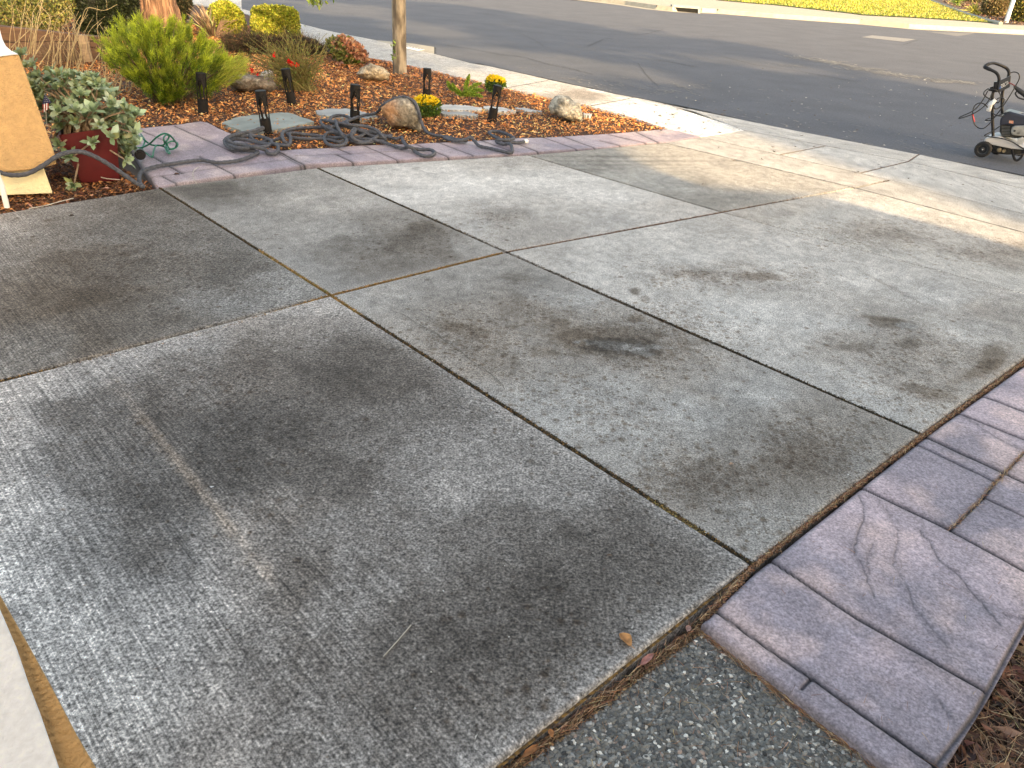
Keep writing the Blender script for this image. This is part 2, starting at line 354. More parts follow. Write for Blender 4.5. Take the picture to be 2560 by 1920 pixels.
SPOTS = [(1500, 1030, 170, 60, .75), (1760, 970, 130, 70, .85), (1030, 730, 130, 60, .7), (1400, 730, 180, 70, .7), (1330, 890, 150, 60, .35), (2010, 760, 170, 60, .45), (1560, 598, 160, 22, .6), (1960, 860, 120, 40, .6), (1150, 680, 90, 40, .45), (880, 510, 120, 40, .45),
    (300, 560, 200, 90, .35), (1900, 505, 150, 30, .4), (2130, 540, 100, 25, .45), (1130, 300, 1, 1, 0), (1080, 470, 60, 14, .4), (1240, 850, 200, 100, .25), (1650, 1130, 90, 40, .4), (500, 900, 260, 160, .18), (1150, 1400, 260, 160, .18)]
DARK = np.array([1.0, .97, .93]); BRN = np.array([1.0, .80, .62])
def slabcol(ctl, blobs=(), spots=0, rim=0.0, rimv=150, tint=(1.06, 1, .91), broom=None, dens=None, gain=1.0):
    def f(x, y, de):
        v, t = shep(x, y, ctl); v = v*gain
        v = v*1.04*(1+.22*(fbm(x*4, y*4, 71)-.5)*2)*(1+.22*(fbm(x*15, y*15, 75, 3)-.5)*2)*(1+.3*(fbm(x*40, y*40, 79, 2)-.5)*2)
        for b in blobs:
            m_ = blob(x, y, *b[:5], soft=b[7] if len(b) > 7 else 1.2, s=int(b[0]) % 91)*b[5]
            v = v*(1-m_); t = np.clip(t*(1-.3*np.abs(m_))+b[6]*np.abs(m_), 0, 1)
        if spots:                        # drips
            for k in range(spots):
                sx, sy, sr_, amt = dens(k)
                d2 = ((x-sx)**2+(y-sy)**2)/sr_**2; q = np.exp(-d2*1.2)*amt; v = v*(1-q); t = t+q*.8
        if rim:
            rr = np.exp(-(de/rim))*(0.55+.6*fbm(x*12, y*12, 5)); v = v*(1-.7*rr)+lin(rimv)*.7*rr
        t = t+.5*np.clip(1-v/.20, 0, 1)
        t = np.clip(t, 0, 1)[:, None]; c = v[:, None]*np.array(tint)*(1-t+t*BRN)
        br = np.zeros(len(x)) if broom is None else broom(x, y); sp_a = np.zeros(len(x))
        for b in SPOTS: sp_a = np.maximum(sp_a, b[4]*np.exp(-1.2*blobr(x, y, *b[:4])**2))
        return np.clip(c, .012, .8), {'broom': br, 'spot': sp_a*(.35+1.3*fbm(x*3, y*3, 88))}
    return f
def dens_in(px, n_seed, rad=(.008, .03), amt=(.2, .5)):
    r = random.Random(n_seed); pts = []
    def d(k):
        cx, cy, sx, sy = px[k % len(px)]; p = P(r.gauss(cx, sx), r.gauss(cy, sy)); return p[0], p[1], r.uniform(*rad), r.uniform(*amt)
    return d
mc1 = concrete('broomed_concrete', .42, .38, 115, .5, tuple(Ldir), flecks=.8, drips=True)
mc2 = concrete('worn_concrete', .42, 0, 140, .22, flecks=.6, drips=True)
gp = .009                                  # half a joint
def inset(q, gl=gp):                       # q corners a(e1 start) b(e1 end) c(e2 end) d(e2 start): shrink towards inside
    a, b, c, d = [np.array(k, float) for k in q]
    def off(p0, p1, ref):
        t = p1-p0; n = np.array([-t[1], t[0]])/np.linalg.norm(t); n = n if (ref-p0) @ n > 0 else -n; return p0+n*gl, p1+n*gl
    ct = (a+b+c+d)/4; E = [off(a, b, ct), off(b, c, ct), off(c, d, ct), off(d, a, ct)]
    return [ln_int(*E[3], *E[0]), ln_int(*E[0], *E[1]), ln_int(*E[1], *E[2]), ln_int(*E[2], *E[3])]
def slab(q, res, colf, m, gl=gp, z0=0.0, name='driveway'):
    a, b, c, d = inset(q, gl); return patch(name, [a, b], [d, c], res, z0, colf, material=m, kind='structure', zf=lambda x, y: .004*(fbm(x*1.3, y*1.3, 9)-.5))
def broomfn(x, y):
    c = P(120, 1000); d_ = (x-c[0])*Ldir[1]*-1+(y-c[1])*Ldir[0]  # across the brush lines, grows towards the street
    return np.clip(1.0-(np.abs(d_)-.45)/.55, .0, 1)
slA = [(0, 475, 120, .1), (20, 540, 105, .2), (60, 640, 72, .6), (170, 650, 62, .75), (140, 560, 78, .4), (200, 440, 92, .1), (320, 430, 70, .2), (250, 500, 88, 0), (400, 520, 92, .1),
       (330, 600, 84, .2), (500, 590, 80, .1), (560, 530, 90, 0), (620, 620, 112, 0), (480, 650, 102, 0), (300, 700, 80, .3), (200, 740, 74, .5), (90, 760, 92, .2), (0, 780, 90, .2), (0, 640, 80, .5), (100, 450, 108, 0), (390, 450, 80, .1)]
slA = [(a, b, c+14, d) for a, b, c, d in slA]
slab([TLa, L1p[0], X1, TLm], .02, slabcol(slA, broom=broomfn, rim=.03, rimv=120, spots=14, dens=dens_in([(270, 520, 90, 40), (400, 560, 90, 40)], 3, (.015, .04), (.2, .4))), mc1)
slB = [(0, 860, 150, 0), (100, 850, 140, 0), (60, 950, 142, 0), (50, 1100, 150, 0), (40, 1250, 170, 0), (130, 1400, 165, 0), (200, 1550, 165, 0), (300, 1640, 155, 0), (180, 1150, 125, 0), (240, 1000, 98, 0),
       (200, 900, 92, 0), (330, 870, 78, .1), (430, 800, 100, .1), (300, 780, 130, 0), (420, 740, 135, 0), (560, 720, 125, .2), (650, 670, 140, 0), (560, 800, 95, .2), (730, 800, 72, .1), (860, 800, 84, .1),
       (500, 900, 80, 0), (480, 1000, 78, 0), (640, 930, 76, 0), (800, 930, 88, 0), (900, 900, 105, 0), (350, 1080, 84, 0), (380, 1200, 92, 0), (250, 1270, 130, 0), (560, 1080, 82, 0), (700, 1050, 80, 0), (860, 1050, 108, 0),
       (1000, 1060, 135, 0), (1060, 960, 125, 0), (1150, 1060, 125, 0), (600, 1150, 112, .2), (750, 1130, 110, 0), (650, 1240, 98, .1), (520, 1250, 128, .1), (430, 1320, 150, 0), (560, 1340, 120, 0), (860, 1180, 110, 0), (780, 1260, 120, 0),
       (980, 1170, 95, 0), (1100, 1180, 92, 0), (1250, 1160, 78, 0), (1380, 1180, 82, 0), (1500, 1200, 95, 0), (1000, 1280, 86, 0), (1150, 1290, 72, 0), (1300, 1290, 74, 0), (900, 1350, 92, 0), (700, 1370, 100, 0),
       (1050, 1400, 68, 0), (1200, 1400, 74, 0), (850, 1450, 88, 0), (1000, 1500, 78, 0), (900, 1560, 95, 0), (1080, 1550, 95, .1), (650, 1480, 112, 0), (500, 1450, 140, 0), (400, 1500, 150, 0), (720, 1600, 115, 0), (560, 1600, 135, 0), (1400, 1290, 92, 0), (300, 1400, 152, 0)]
slB = [(a, b, 106+(c-106)*1.0+5, d) for a, b, c, d in slB]
slab([TLm, X1, L1p[2], B0], .013, slabcol(slB, [(400, 1018, 178, 12, .9, -.7, 1.0, 1.6), (300, 890, 40, 17, .9, -.2, .8), (540, 1190, 60, 30, .9, -.3, .3, 2)], tint=(1.10, 1, .90), rim=.045, rimv=168, broom=broomfn), mc1)
slC = [(760, 640, 135, 0), (850, 640, 135, .1), (1000, 590, 118, .1), (1100, 600, 105, .2), (1170, 590, 110, .1), (1150, 680, 112, .4), (1000, 700, 118, .35), (950, 740, 120, .3), (1060, 770, 110, .45), (1180, 780, 135, .2), (1230, 760, 132, .2),
       (1350, 690, 130, .2), (1490, 745, 132, .2), (1450, 810, 130, .3), (1300, 850, 145, 0), (1180, 880, 138, 0), (1350, 950, 148, 0), (1500, 890, 142, 0), (1650, 850, 140, 0), (1750, 900, 115, .3), (1850, 930, 105, .3), (1750, 1000, 88, .5), (1640, 1020, 92, .4),
       (1500, 1030, 96, .4), (1430, 1010, 115, .3), (1560, 1120, 118, .2), (1650, 1140, 125, .1), (1850, 1000, 112, .2), (1500, 960, 128, .1), (1330, 1000, 130, .1), (1600, 950, 118, .2), (880, 690, 130, .2), (1250, 640, 138, 0)]
slC = [(a, b, c+(146-c)*.3+5, d) for a, b, c, d in slC]
slab([X1, X2, L2p[2], L1p[2]], .012, slabcol(slC, [(1330, 740, 125, 36, .1, .5, .9, 1.2), (1250, 735, 45, 20, 0, .25, .9), (1345, 751, 86, 20, .08, .55, .0, .35), (1335, 747, 50, 10, .12, -.75, -1.2, .25), (1378, 757, 30, 8, .3, -.7, -1.2, .25), (1408, 751, 28, 7, 0, -.6, -1.0, .25), (1120, 600, 40, 8, 0, .2, .3), (1080, 605, 12, 6, 0, -.2, -.3, .3), (1375, 688, 20, 7, 0, .5, .9, .6), (1210, 695, 26, 8, 0, .3, .8, .6), (1180, 760, 34, 9, .1, .3, .9, .7), (1000, 710, 60, 16, .3, .3, .9, .8), (1490, 985, 22, 5, 0, -.35, 0), (1440, 1005, 16, 8, 0, -.3, 0)],
     rim=.05, rimv=158, spots=120, dens=dens_in([(1500, 1020, 130, 60), (1750, 960, 90, 50), (1000, 720, 80, 30), (1380, 750, 110, 40)], 5, (.008, .022), (.15, .45))), mc2)
slD = [(380, 412, 85, .1), (450, 408, 84, .2), (550, 395, 120, .1), (650, 380, 135, .1), (420, 450, 112, 0), (520, 470, 130, 0), (650, 430, 145, .1), (760, 430, 152, .1), (600, 510, 135, .05), (700, 500, 140, .05), (840, 470, 130, .2), (900, 490, 88, .45), (960, 480, 120, .2), (850, 525, 92, .3),
       (780, 520, 112, .1), (750, 560, 118, .1), (660, 570, 130, 0), (720, 610, 125, 0), (850, 570, 110, .2), (950, 540, 104, .3), (1040, 540, 135, .1)]
slab([L1p[0], L2p[0], X2, X1], .022, slabcol(slD, rim=.04, rimv=150), mc2)
slE = [(720, 365, 150, .1), (800, 375, 172, .1), (900, 380, 180, .1), (1050, 350, 168, .2), (1130, 345, 155, .2), (850, 420, 180, .05), (1000, 400, 186, .05), (1200, 390, 184, .05), (950, 455, 172, .1), (1080, 470, 140, .25), (1000, 490, 158, .1), (1200, 460, 165, .15), (1330, 420, 182, .05), (1450, 450, 168, .2), (1150, 515, 150, .2), (1300, 480, 160, .1)]
slab([L2p[0], L3a, X3, X2], .03, slabcol(slE, [(1130, 410, 12, 5, 0, .1, .2)], rim=.03, rimv=165, tint=(1.05, 1, .92)), mc2)
slF = [(1150, 545, 150, .15), (1300, 510, 165, .05), (1450, 485, 160, .1), (1560, 480, 155, .2), (1300, 570, 165, .05), (1500, 560, 168, .05), (1500, 592, 155, .25), (1620, 585, 152, .25), (1700, 560, 168, .05), (1850, 600, 168, .05), (1600, 680, 168, 0), (1450, 650, 160, .1), (1700, 740, 160, .1), (1820, 750, 125, .35),
       (1960, 740, 125, .4), (1940, 700, 120, .3), (2060, 700, 150, .1), (2130, 680, 120, .4), (2190, 700, 115, .3), (2100, 800, 120, .3), (2160, 780, 105, .6), (2130, 820, 115, .6), (2010, 850, 128, .5), (1930, 830, 120, .4), (1850, 840, 150, .1), (1900, 890, 150, 0), (2050, 640, 160, 0), (1750, 700, 165, 0), (1400, 610, 160, .1), (2000, 900, 140, .2), (1780, 800, 150, .1)]
slF = [(a, b, c+(168-c)*.45+4, d*.7) for a, b, c, d in slF]
slab([X2, X3, L3c, L2p[2]], .017, slabcol(slF, [(1372, 630, 11, 9, 0, .62, .6, .6), (1390, 645, 8, 4, 0, .4, .6, .6), (1290, 627, 10, 3, 0, .4, .8, .5), (1930, 699, 52, 10, .1, .5, .6, .6), (1958, 703, 27, 8, .1, -.5, -1, .25), (1968, 745, 26, 10, 0, .5, .5, .8), (1840, 750, 50, 9, 0, .4, .6, .8), (2145, 765, 28, 24, -.6, .5, .8, .9), (2120, 800, 50, 12, -.4, .5, .9, .8), (2010, 850, 60, 10, .2, .4, .9, .8), (1905, 610, 60, 3, .5, .25, .5, .8), (1640, 598, 50, 8, 0, .5, .9, .7), (1500, 590, 50, 6, 0, .3, .8), (1910, 688, 60, 5, .1, .4, .7, .6)], rim=.05, rimv=170,
     spots=60, dens=dens_in([(1500, 600, 70, 14), (2000, 780, 130, 50), (1780, 760, 80, 30)], 9, (.01, .025), (.15, .4))), mc2)
slG = [(1180, 338, 135, .2), (1300, 330, 140, .2), (1280, 360, 130, .15), (1420, 330, 150, .3), (1400, 355, 150, .25), (1500, 340, 158, .3), (1350, 395, 148, .1), (1450, 395, 145, .1), (1600, 380, 158, .3), (1550, 430, 130, .3), (1480, 425, 135, .2), (1700, 400, 155, .25), (1780, 408, 158, .2), (1620, 440, 140, .3)]
slab([L3a, L4a, X4, X3], .035, slabcol(slG, [(1300, 338, 160, 1.6, 0, .35, .3), (1400, 348, 190, 1.5, 0, .35, .3), (1360, 356, 150, 1.4, 0, .25, .3), (1250, 366, 60, 2, 0, .3, .3), (1500, 393, 52, 9, 0, .16, .1, .3)], tint=(1.05, 1.01, .91)), mc2)
slH = [(1600, 470, 140, .3), (1700, 440, 150, .3), (1800, 470, 160, .1), (1900, 500, 140, .3), (1850, 540, 155, .1), (2000, 560, 160, .1), (2100, 520, 150, .2), (2170, 550, 130, .35), (2000, 470, 165, .1), (1900, 440, 165, .1), (2200, 620, 155, .1), (2050, 610, 165, .1), (1750, 510, 160, .1)]
slH = [(a, b, c+(170-c)*.3+5, d) for a, b, c, d in slH]
slab([X3, X4, L4c, L3c], .035, slabcol(slH, [(1940, 505, 60, 10, 0, .2, .4), (1690, 462, 30, 3, 0, .2, .1), (2190, 545, 50, 10, 0, .2, .5)], tint=(1.05, 1, .91)), mc2, gl=.004)
flat = lambda v, t=0, tint=(1.05, 1.01, .93): slabcol([(1700, 350, v, t), (1900, 400, v-6, t), (1500, 300, v, t)], tint=tint)
slab([L4a, L5a, L5b, X4], .06, flat(165, .15), mc2, gl=.006)
slab([X4, L5b, L5c, L4c], .08, flat(165, .1), mc2, gl=.003)
cj1 = P(1687, 334); cj2 = P(1862, 373)
cj1 = ln_int(L5a, L5b, cj1, P(1784, 315)); cj2 = ln_int(L5a, L5b, cj2, P(1960, 349))
slab([L5a, L6a, L6m, cj1], .06, flat(165, .08), mc2, gl=.003)
slab([cj1, L6m, L6b, cj2], .06, flat(175, .03), mc2, gl=.003)
slab([cj2, L6b, L6c, L5c], .08, flat(178, .03), mc2, gl=.003)
rl = [S(*z5(600, 250)), S(2297, 386)]
patch('driveway', [L6a, L6m, L6b], [rl[0], S(1946, 318), rl[1]], .07, 0, flat(172, .08), material=mc2, kind='structure')
patch('driveway', [L6b+np.array([.006, 0]), L6c], [rl[1]+np.array([.006, 0]), S(2700, 470)], .08, 0, flat(176, .05), material=mc2, kind='structure')
# ------------------------------------------------------------------ stamped concrete walkway (grooves cut into a fine height field)
stone = concrete('stamped_concrete', .2, 0, 130, .2, rough=.62, bump=.25, flecks=.15)
def stonecol(grooves, pal, edge=.02):
    def f(x, y, de):
        a = fbm(x*2.2, y*2.2, 41); b = fbm(x*3.7+5, y*3.7, 47); c3 = fbm(x*11, y*4+x*6, 53)
        A, B, C_ = [lin(p) for p in pal]
        k1 = np.clip((a-.42)*5, 0, 1)[:, None]; k2 = np.clip((b-.52)*5, 0, 1)[:, None]
        c = A*(1-k1)+B*k1; c = c*(1-k2*.7)+C_*k2*.7; st2 = fbm((x*.7-y*.7)*5, (x*.7+y*.7)*26, 57, 4); c = c*(1+.30*(c3-.5)[:, None])*(1+.38*(st2-.5)[:, None])
        for g_, w_, s_ in grooves:
            d = dline(x, y, g_); c = c*(1-s_*np.exp(-(d/w_)**2))[:, None]
            c = c*(1-.18*np.exp(-(d/(w_*5))**2))[:, None]
        c = c*(1-.35*np.exp(-(de/.012)**2))[:, None]
        return np.clip(c, .01, .7), {}
    return f
def stonez(grooves, cracks=()):
    def f(x, y):
        u_ = x*.7-y*.7; w_2 = x*.7+y*.7; z = .005*(fbm(x*4, y*4, 61)-.5)+.004*(fbm(x*14, y*9, 63)-.5)+.0022*(np.abs(fbm(u_*9+w_2*1.5, w_2*38, 67, 4)-.5)*4-.4)*np.clip((fbm(x*2.6, y*2.6, 69)-.42)*6, 0, 1)
        for g_, w_, s_ in grooves: z = z-.011*s_*np.exp(-(dline(x, y, g_)/w_)**2)
        for g_, w_, s_ in cracks:
            # little stepped ledge: one side of the crack stands higher
            d = dline(x, y, g_); z = z-.005*s_*np.exp(-(d/w_)**2)
        return z
    return f
GR = [([(130, 1015), (230, 1090), (520, 1290), (1030, 1650), (1080, 1690)], .007, 1.), ([(525, 1300), (488, 1338)], .005, .8), ([(350, 815), (700, 1050), (1215, 1345)], .007, 1.), ([(720, 533), (1080, 705), (1372, 865), (1700, 1040)], .007, 1.),
      ([(932, 358), (1260, 515)], .005, .8), ([(965, 325), (1300, 480), (1372, 515), (1800, 720)], .009, 1.2), ([(1080, 705), (1215, 575), (1260, 515), (1300, 475), (1372, 400), (1600, 170)], .006, .9), ([(1210, 575), (1372, 650), (1700, 800)], .006, .8),
      ([(1105, 238), (1372, 345), (1700, 470)], .006, .9), ([(1200, 170), (1372, 235), (1700, 360)], .006, .9), ([(1600, 700), (1345, 1135), (1180, 1440), (1020, 1650), (930, 1800)], .006, .7)]
GR = [(g(z6, p), w_, s_) for p, w_, s_ in GR]
CK = [([(715, 568), (735, 610), (735, 660), (720, 710), (698, 790), (725, 840), (750, 890), (755, 930), (778, 975)], .004, .7), ([(795, 590), (835, 640), (860, 690), (870, 750), (850, 850), (905, 920), (935, 1020), (1060, 1160)], .004, .5),
      ([(960, 710), (1000, 750), (1030, 820), (1080, 860), (1140, 910), (1190, 980), (1240, 1040), (1280, 1085)], .0045, .7), ([(770, 760), (745, 850), (760, 880)], .003, .5), ([(1130, 250), (1200, 300), (1290, 350), (1360, 390)], .003, .5), ([(1290, 1040), (1380, 1060)], .003, .4), ([(1030, 1380), (1075, 1450)], .004, .5)]
def jag(p):
    q = resample(g(z6, p), np.linspace(0, 1, 26)); q[1:-1] += rng.normal(size=(24, 2))*.0035; return list(q)
CK = [(jag(p), w_*.8, s_*.75) for p, w_, s_ in CK]
wA = S(*z6(78, 1068)); wD = S(*z6(850, 1665)); wBig = [S(*z6(1380, 1110)), S(*z6(1240, 1365)), S(*z6(1060, 1655)), S(*z6(1010, 1730))]
corner = S(*z6(985, 1770)); far_o = wBig[0]+(wBig[0]-corner)*1.1
e1 = [wA, S(*z6(290, 868)), S(*z6(972, 330)), S(2562, 906), m2b+(m2b-m2a)*.9]
e1 = [p+np.array([.7, -.72])*.011 for p in e1]
e2 = [corner, wBig[2], wBig[1], wBig[0], far_o]
patch('walkway', e1, e2, .011, -.004, stonecol(GR+CK, [(186, 166, 168), (150, 138, 143), (208, 180, 172)]), zf=stonez(GR, CK), material=stone, kind='structure', bevel=.009, bw=.02)
# left walkway beside the garden
lo = g(zf2, [(375, 988), (680, 928), (1180, 848), (1400, 818), (1700, 783), (2212, 703)])+g(zf3, [(170, 785), (750, 757), (1340, 732), (2010, 692)])+g(zf4, [(1000, 1180), (1300, 1147), (2212, 1087)])+g(z5, [(330, 488), (480, 480), (695, 445)])
hi = g(zf2, [(-80, 240), (100, 208), (360, 180), (700, 145), (960, 110), (1060, 125), (1200, 200), (1400, 285), (1560, 400), (1960, 500)])+g(zf3, [(0, 580), (370, 568), (640, 545), (860, 530), (1600, 510), (2212, 480)])+g(zf4, [(600, 990), (1050, 962), (1400, 953), (2212, 908)])+g(z5, [(460, 388), (560, 405), (700, 438)])
left_e = g(zf2, [(375, 988), (0, 775), (-150, 690)])
GL = [(g(zf2, p), w_, s_) for p, w_, s_ in [([(140, 220), (480, 370), (560, 410)], .008, .8), ([(610, 175), (1300, 480), (1400, 530)], .008, .9), ([(225, 520), (520, 690), (720, 800)], .009, 1), ([(940, 575), (1130, 680), (1400, 815)], .008, 1), ([(450, 835), (640, 935)], .008, .8),
      ([(1960, 500), (2212, 630), (2420, 730)], .010, 1.1), ([(1960, 525), (2190, 650), (2370, 735)], .006, .7), ([(180, 870), (500, 825), (780, 780), (1200, 725), (1700, 665), (2212, 600)], .006, .35)]]
GL += [(g(zf3, p), .009, .9) for p in [[(540, 570), (720, 650)], [(530, 655), (750, 755)], [(900, 540), (1340, 730)], [(1570, 520), (2010, 690)], [(1890, 505), (2330, 670)]]]
GL += [(g(zf3, [(0, 670), (700, 650), (1080, 625), (1600, 600)]), .006, .3)]
GL += [(g(zf4, p), .010, .9) for p in [[(530, 990), (960, 1150)], [(830, 975), (1290, 1145)], [(1350, 955), (1810, 1115)], [(1590, 935), (2050, 1100)]]]
GL += [(g(z5, p), .012, .8) for p in [[(60, 428), (330, 490)], [(250, 412), (410, 486)], [(0, 470), (140, 505)]]]
def split_patch(name, lo, hi, **k): return patch(name, lo, hi, **k)
pal2 = [(166, 149, 152), (142, 130, 137), (184, 166, 162)]
split_patch('walkway', [p+np.array([-.004, .006]) for p in lo], hi, res=.0105, z0=-.006, colf=stonecol(GL, pal2), zf=stonez(GL), material=stone, kind='structure', bevel=.012, bw=.03)
# ------------------------------------------------------------------ exposed aggregate path
agg = [S(*z6(30, 1085)), wA, S(*z6(500, 1395)), wD, corner, S(*z6(900, 2000)), P(900, 1900), B0, P(1090, 1659)]
aggm = mat('aggregate_matrix', (.07, .07, .066), .9, var=.35, vs=90, bump=.8, bs=260)
sheet('aggregate_path', agg, -.045, aggm)
def pebbles():
    n = 20000; p = inpoly_pts([S(*z7(1390, 360)), S(*z7(1470, 350)), wA+np.array([.0, .0]), S(*z6(500, 1400)), wD, S(*z6(900, 1720)), S(*z6(600, 1720)), P(1000, 1760), P(1080, 1672)], n)
    e1p = dline(p[:, 0], p[:, 1], [P(1075, 1665), P(1520, 1330)])
    p = p[e1p > .012]; n = len(p)
    r = rng.gamma(4.5, .00105, n)+.0022; r = np.clip(r*.85, .0025, .009)
    # low domes: 6-gon ring, ring, top
    K = 6; a = np.linspace(0, 2*np.pi, K, endpoint=False)[None, :]+rng.random((n, 1))*6; st = 1+rng.random((n, 1))*.7; th = rng.random((n, 1))*np.pi
    rr = r[:, None]*(1+.25*rng.normal(size=(n, K)).clip(-1, 1))
    def ringv(s, z):
        lx = np.cos(a)*rr*s*st; ly = np.sin(a)*rr*s/st**.4
        return np.stack([p[:, :1]+lx*np.cos(th)-ly*np.sin(th), p[:, 1:]+lx*np.sin(th)+ly*np.cos(th), np.repeat(z[:, None], K, 1)], -1)
    z0 = np.full(n, -.047); h_ = r*.62+rng.random(n)*.0025
    V_ = np.concatenate([ringv(1, z0), ringv(.95, z0+h_*.7), ringv(.55, z0+h_*1.35)], 1); m_ = V_.shape[1]
    base = (np.arange(n)*m_)[:, None]; k = np.arange(K)[None]; k2 = (k+1) % K
    f = np.concatenate([np.stack([base+k, base+k2, base+K+k2, base+K+k], -1).reshape(-1, 4), np.stack([base+K+k, base+K+k2, base+2*K+k2, base+2*K+k], -1).reshape(-1, 4),
        np.stack([base+2*K+0, base+2*K+1, base+2*K+2, base+2*K+3], -1).reshape(-1, 4), np.stack([base+2*K+0, base+2*K+3, base+2*K+4, base+2*K+5], -1).reshape(-1, 4)])
    pal = np.array([(.12, .118, .11), (.16, .157, .145), (.21, .20, .18), (.08, .08, .078), (.15, .14, .12), (.11, .112, .105), (.27, .255, .23), (.13, .13, .12), (.6, .58, .53), (.30, .22, .18), (.28, .28, .27)])
    ci = rng.choice(len(pal), n, p=[.15, .15, .14, .12, .12, .1, .07, .05, .045, .02, .035]); c = pal[ci]*(1+.25*rng.normal(size=(n, 1))).clip(.4, 1.7)*np.array([1.04, 1, .94])
    npmesh('pebbles', V_.reshape(-1, 3), f, mat('pebble', attr='col', rough=.6, var=.2, vs=200), cols=np.repeat(c, m_, 0), kind='stuff', smooth=True)
pebbles()
# ------------------------------------------------------------------ road, sidewalk, kerbs
nroad = [(-40, 60), (-16, 36), P(520, -60), S(*zb(220, 75)), S(*zb(560, 150)), S(*zb(740, 205)), S(*zb(1000, 270)), S(*zb(1400, 348)), S(*zb(1700, 375)), S(*zb(1885, 405)), S(*zb(1885, 462)), S(*zb(2212, 545)), S(*zc(400, 545)), S(*zc(1100, 700))]+[roadn[0]]+roadn[1:]
froad = [(-30, 95)]+[S(*zd(x, y)) for x, y in [(-900, -70), (0, 25), (170, 50), (320, 65), (560, 75), (860, 100), (1330, 133), (1620, 160), (2212, 190), (2700, 215)]]+[(60, 30)]
def roadmat():
    m = mat('asphalt', (.084, .088, .102), .88, var=.12, vs=1.1, bump=.5, bs=160)
    n = m.node_tree; L = n.links.new; b = n.nodes['Principled BSDF']; src = b.inputs['Base Color'].links[0].from_socket
    ge = n.nodes.new('ShaderNodeNewGeometry')
    q = n.nodes.new('ShaderNodeTexNoise'); q.inputs['Scale'].default_value = 60; q.inputs['Detail'].default_value = 6; L(ge.outputs['Position'], q.inputs['Vector'])
    r = n.nodes.new('ShaderNodeMapRange'); r.inputs[1].default_value = .3; r.inputs[2].default_value = .7; r.inputs[3].default_value = .72; r.inputs[4].default_value = 1.3; L(q.outputs[0], r.inputs[0])
    mp = n.nodes.new('ShaderNodeMapping'); mp.inputs['Rotation'].default_value = (0, 0, .75); mp.inputs['Scale'].default_value = (.7, 5, 1); L(ge.outputs['Position'], mp.inputs[0])
    q2 = n.nodes.new('ShaderNodeTexNoise'); q2.inputs['Scale'].default_value = 1.6; q2.inputs['Detail'].default_value = 8; q2.inputs['Roughness'].default_value = .75; L(mp.outputs[0], q2.inputs['Vector'])
    r2 = n.nodes.new('ShaderNodeMapRange'); r2.inputs[1].default_value = .60; r2.inputs[2].default_value = .74; r2.inputs[3].default_value = 0; r2.inputs[4].default_value = .22; L(q2.outputs[0], r2.inputs[0])
    v1 = n.nodes.new('ShaderNodeVectorMath'); v1.operation = 'SCALE'; L(src, v1.inputs[0]); L(r.outputs[0], v1.inputs['Scale'])
    mx = n.nodes.new('ShaderNodeMix'); mx.data_type = 'RGBA'; L(v1.outputs[0], mx.inputs[6]); mx.inputs[7].default_value = (.30, .29, .27, 1); L(r2.outputs[0], mx.inputs[0]); L(mx.outputs[2], b.inputs['Base Color'])
    return m
asph = roadmat()
sheet('road', nroad+froad[::-1], -.012, asph)
# tar-dark ragged seam along the near edge, cracks and worn marks
def ribbon(name, pts, w_, z, m, jit=.3, kind='structure', n=60, **k):
    t = np.linspace(0, 1, n); c = resample(pts, t); d = np.gradient(c, axis=0); nn = np.stack([-d[:, 1], d[:, 0]], 1)/np.linalg.norm(d, axis=1)[:, None]
    c = c+nn*rng.normal(size=(n, 1))*w_*jit; ww = w_*(.6+.8*rng.random((n, 1)))/2
    v = np.empty((2*n, 3)); v[0::2, :2] = c-nn*ww; v[1::2, :2] = c+nn*ww; v[:, 2] = z
    i = np.arange(n-1)*2; f = np.stack([i, i+2, i+3, i+1], 1); 
    return npmesh(name, v, f, m, kind=kind, **k)
tar = mat('tar', (.022, .021, .022), .8, var=.4, vs=30)
ribbon('road_seam', nroad[3:], .045, -.006, tar, .25, n=260)
crk = mat('crack', (.052, .052, .056), .9, var=.3, vs=20)
for k, (zf, p, w_) in enumerate([(zc, [(100, 385), (300, 410), (580, 465), (800, 490), (1000, 550), (1250, 600), (1400, 640)], .035), (zc, [(1560, 325), (1480, 335), (1430, 360), (1350, 395)], .04), (zc, [(1780, 540), (1850, 640), (1950, 740)], .02),
      (zd, [(560, 300), (760, 350), (1000, 385), (1300, 440)], .04), (zc, [(1700, 300), (1850, 290), (2000, 250)], .04), (zc, [(750, 280), (900, 350), (970, 400)], .02), (zd, [(1560, 240), (1640, 215)], .05), (zc, [(300, 90), (900, 220), (1600, 270)], .02), (zd, [(230, 325), (330, 340), (430, 360)], .06)]):
    ribbon('road_crack', g(zf, p), w_*.6, -.0075+.0001*k, crk, .5, n=70)
pale = mat('worn_asphalt', (.21, .205, .195), .9, var=.3, vs=25)
ptc = g(zd, [(1330, 200), (1390, 190), (1625, 212), (1560, 225)]); sheet('road_patch', ptc, -.0065, pale)
sheet('road_patch', g(zd, [(1680, 170), (1950, 180), (1850, 195)]), -.0065, mat('grey_asphalt', (.16, .155, .15), .9, var=.2, vs=5))
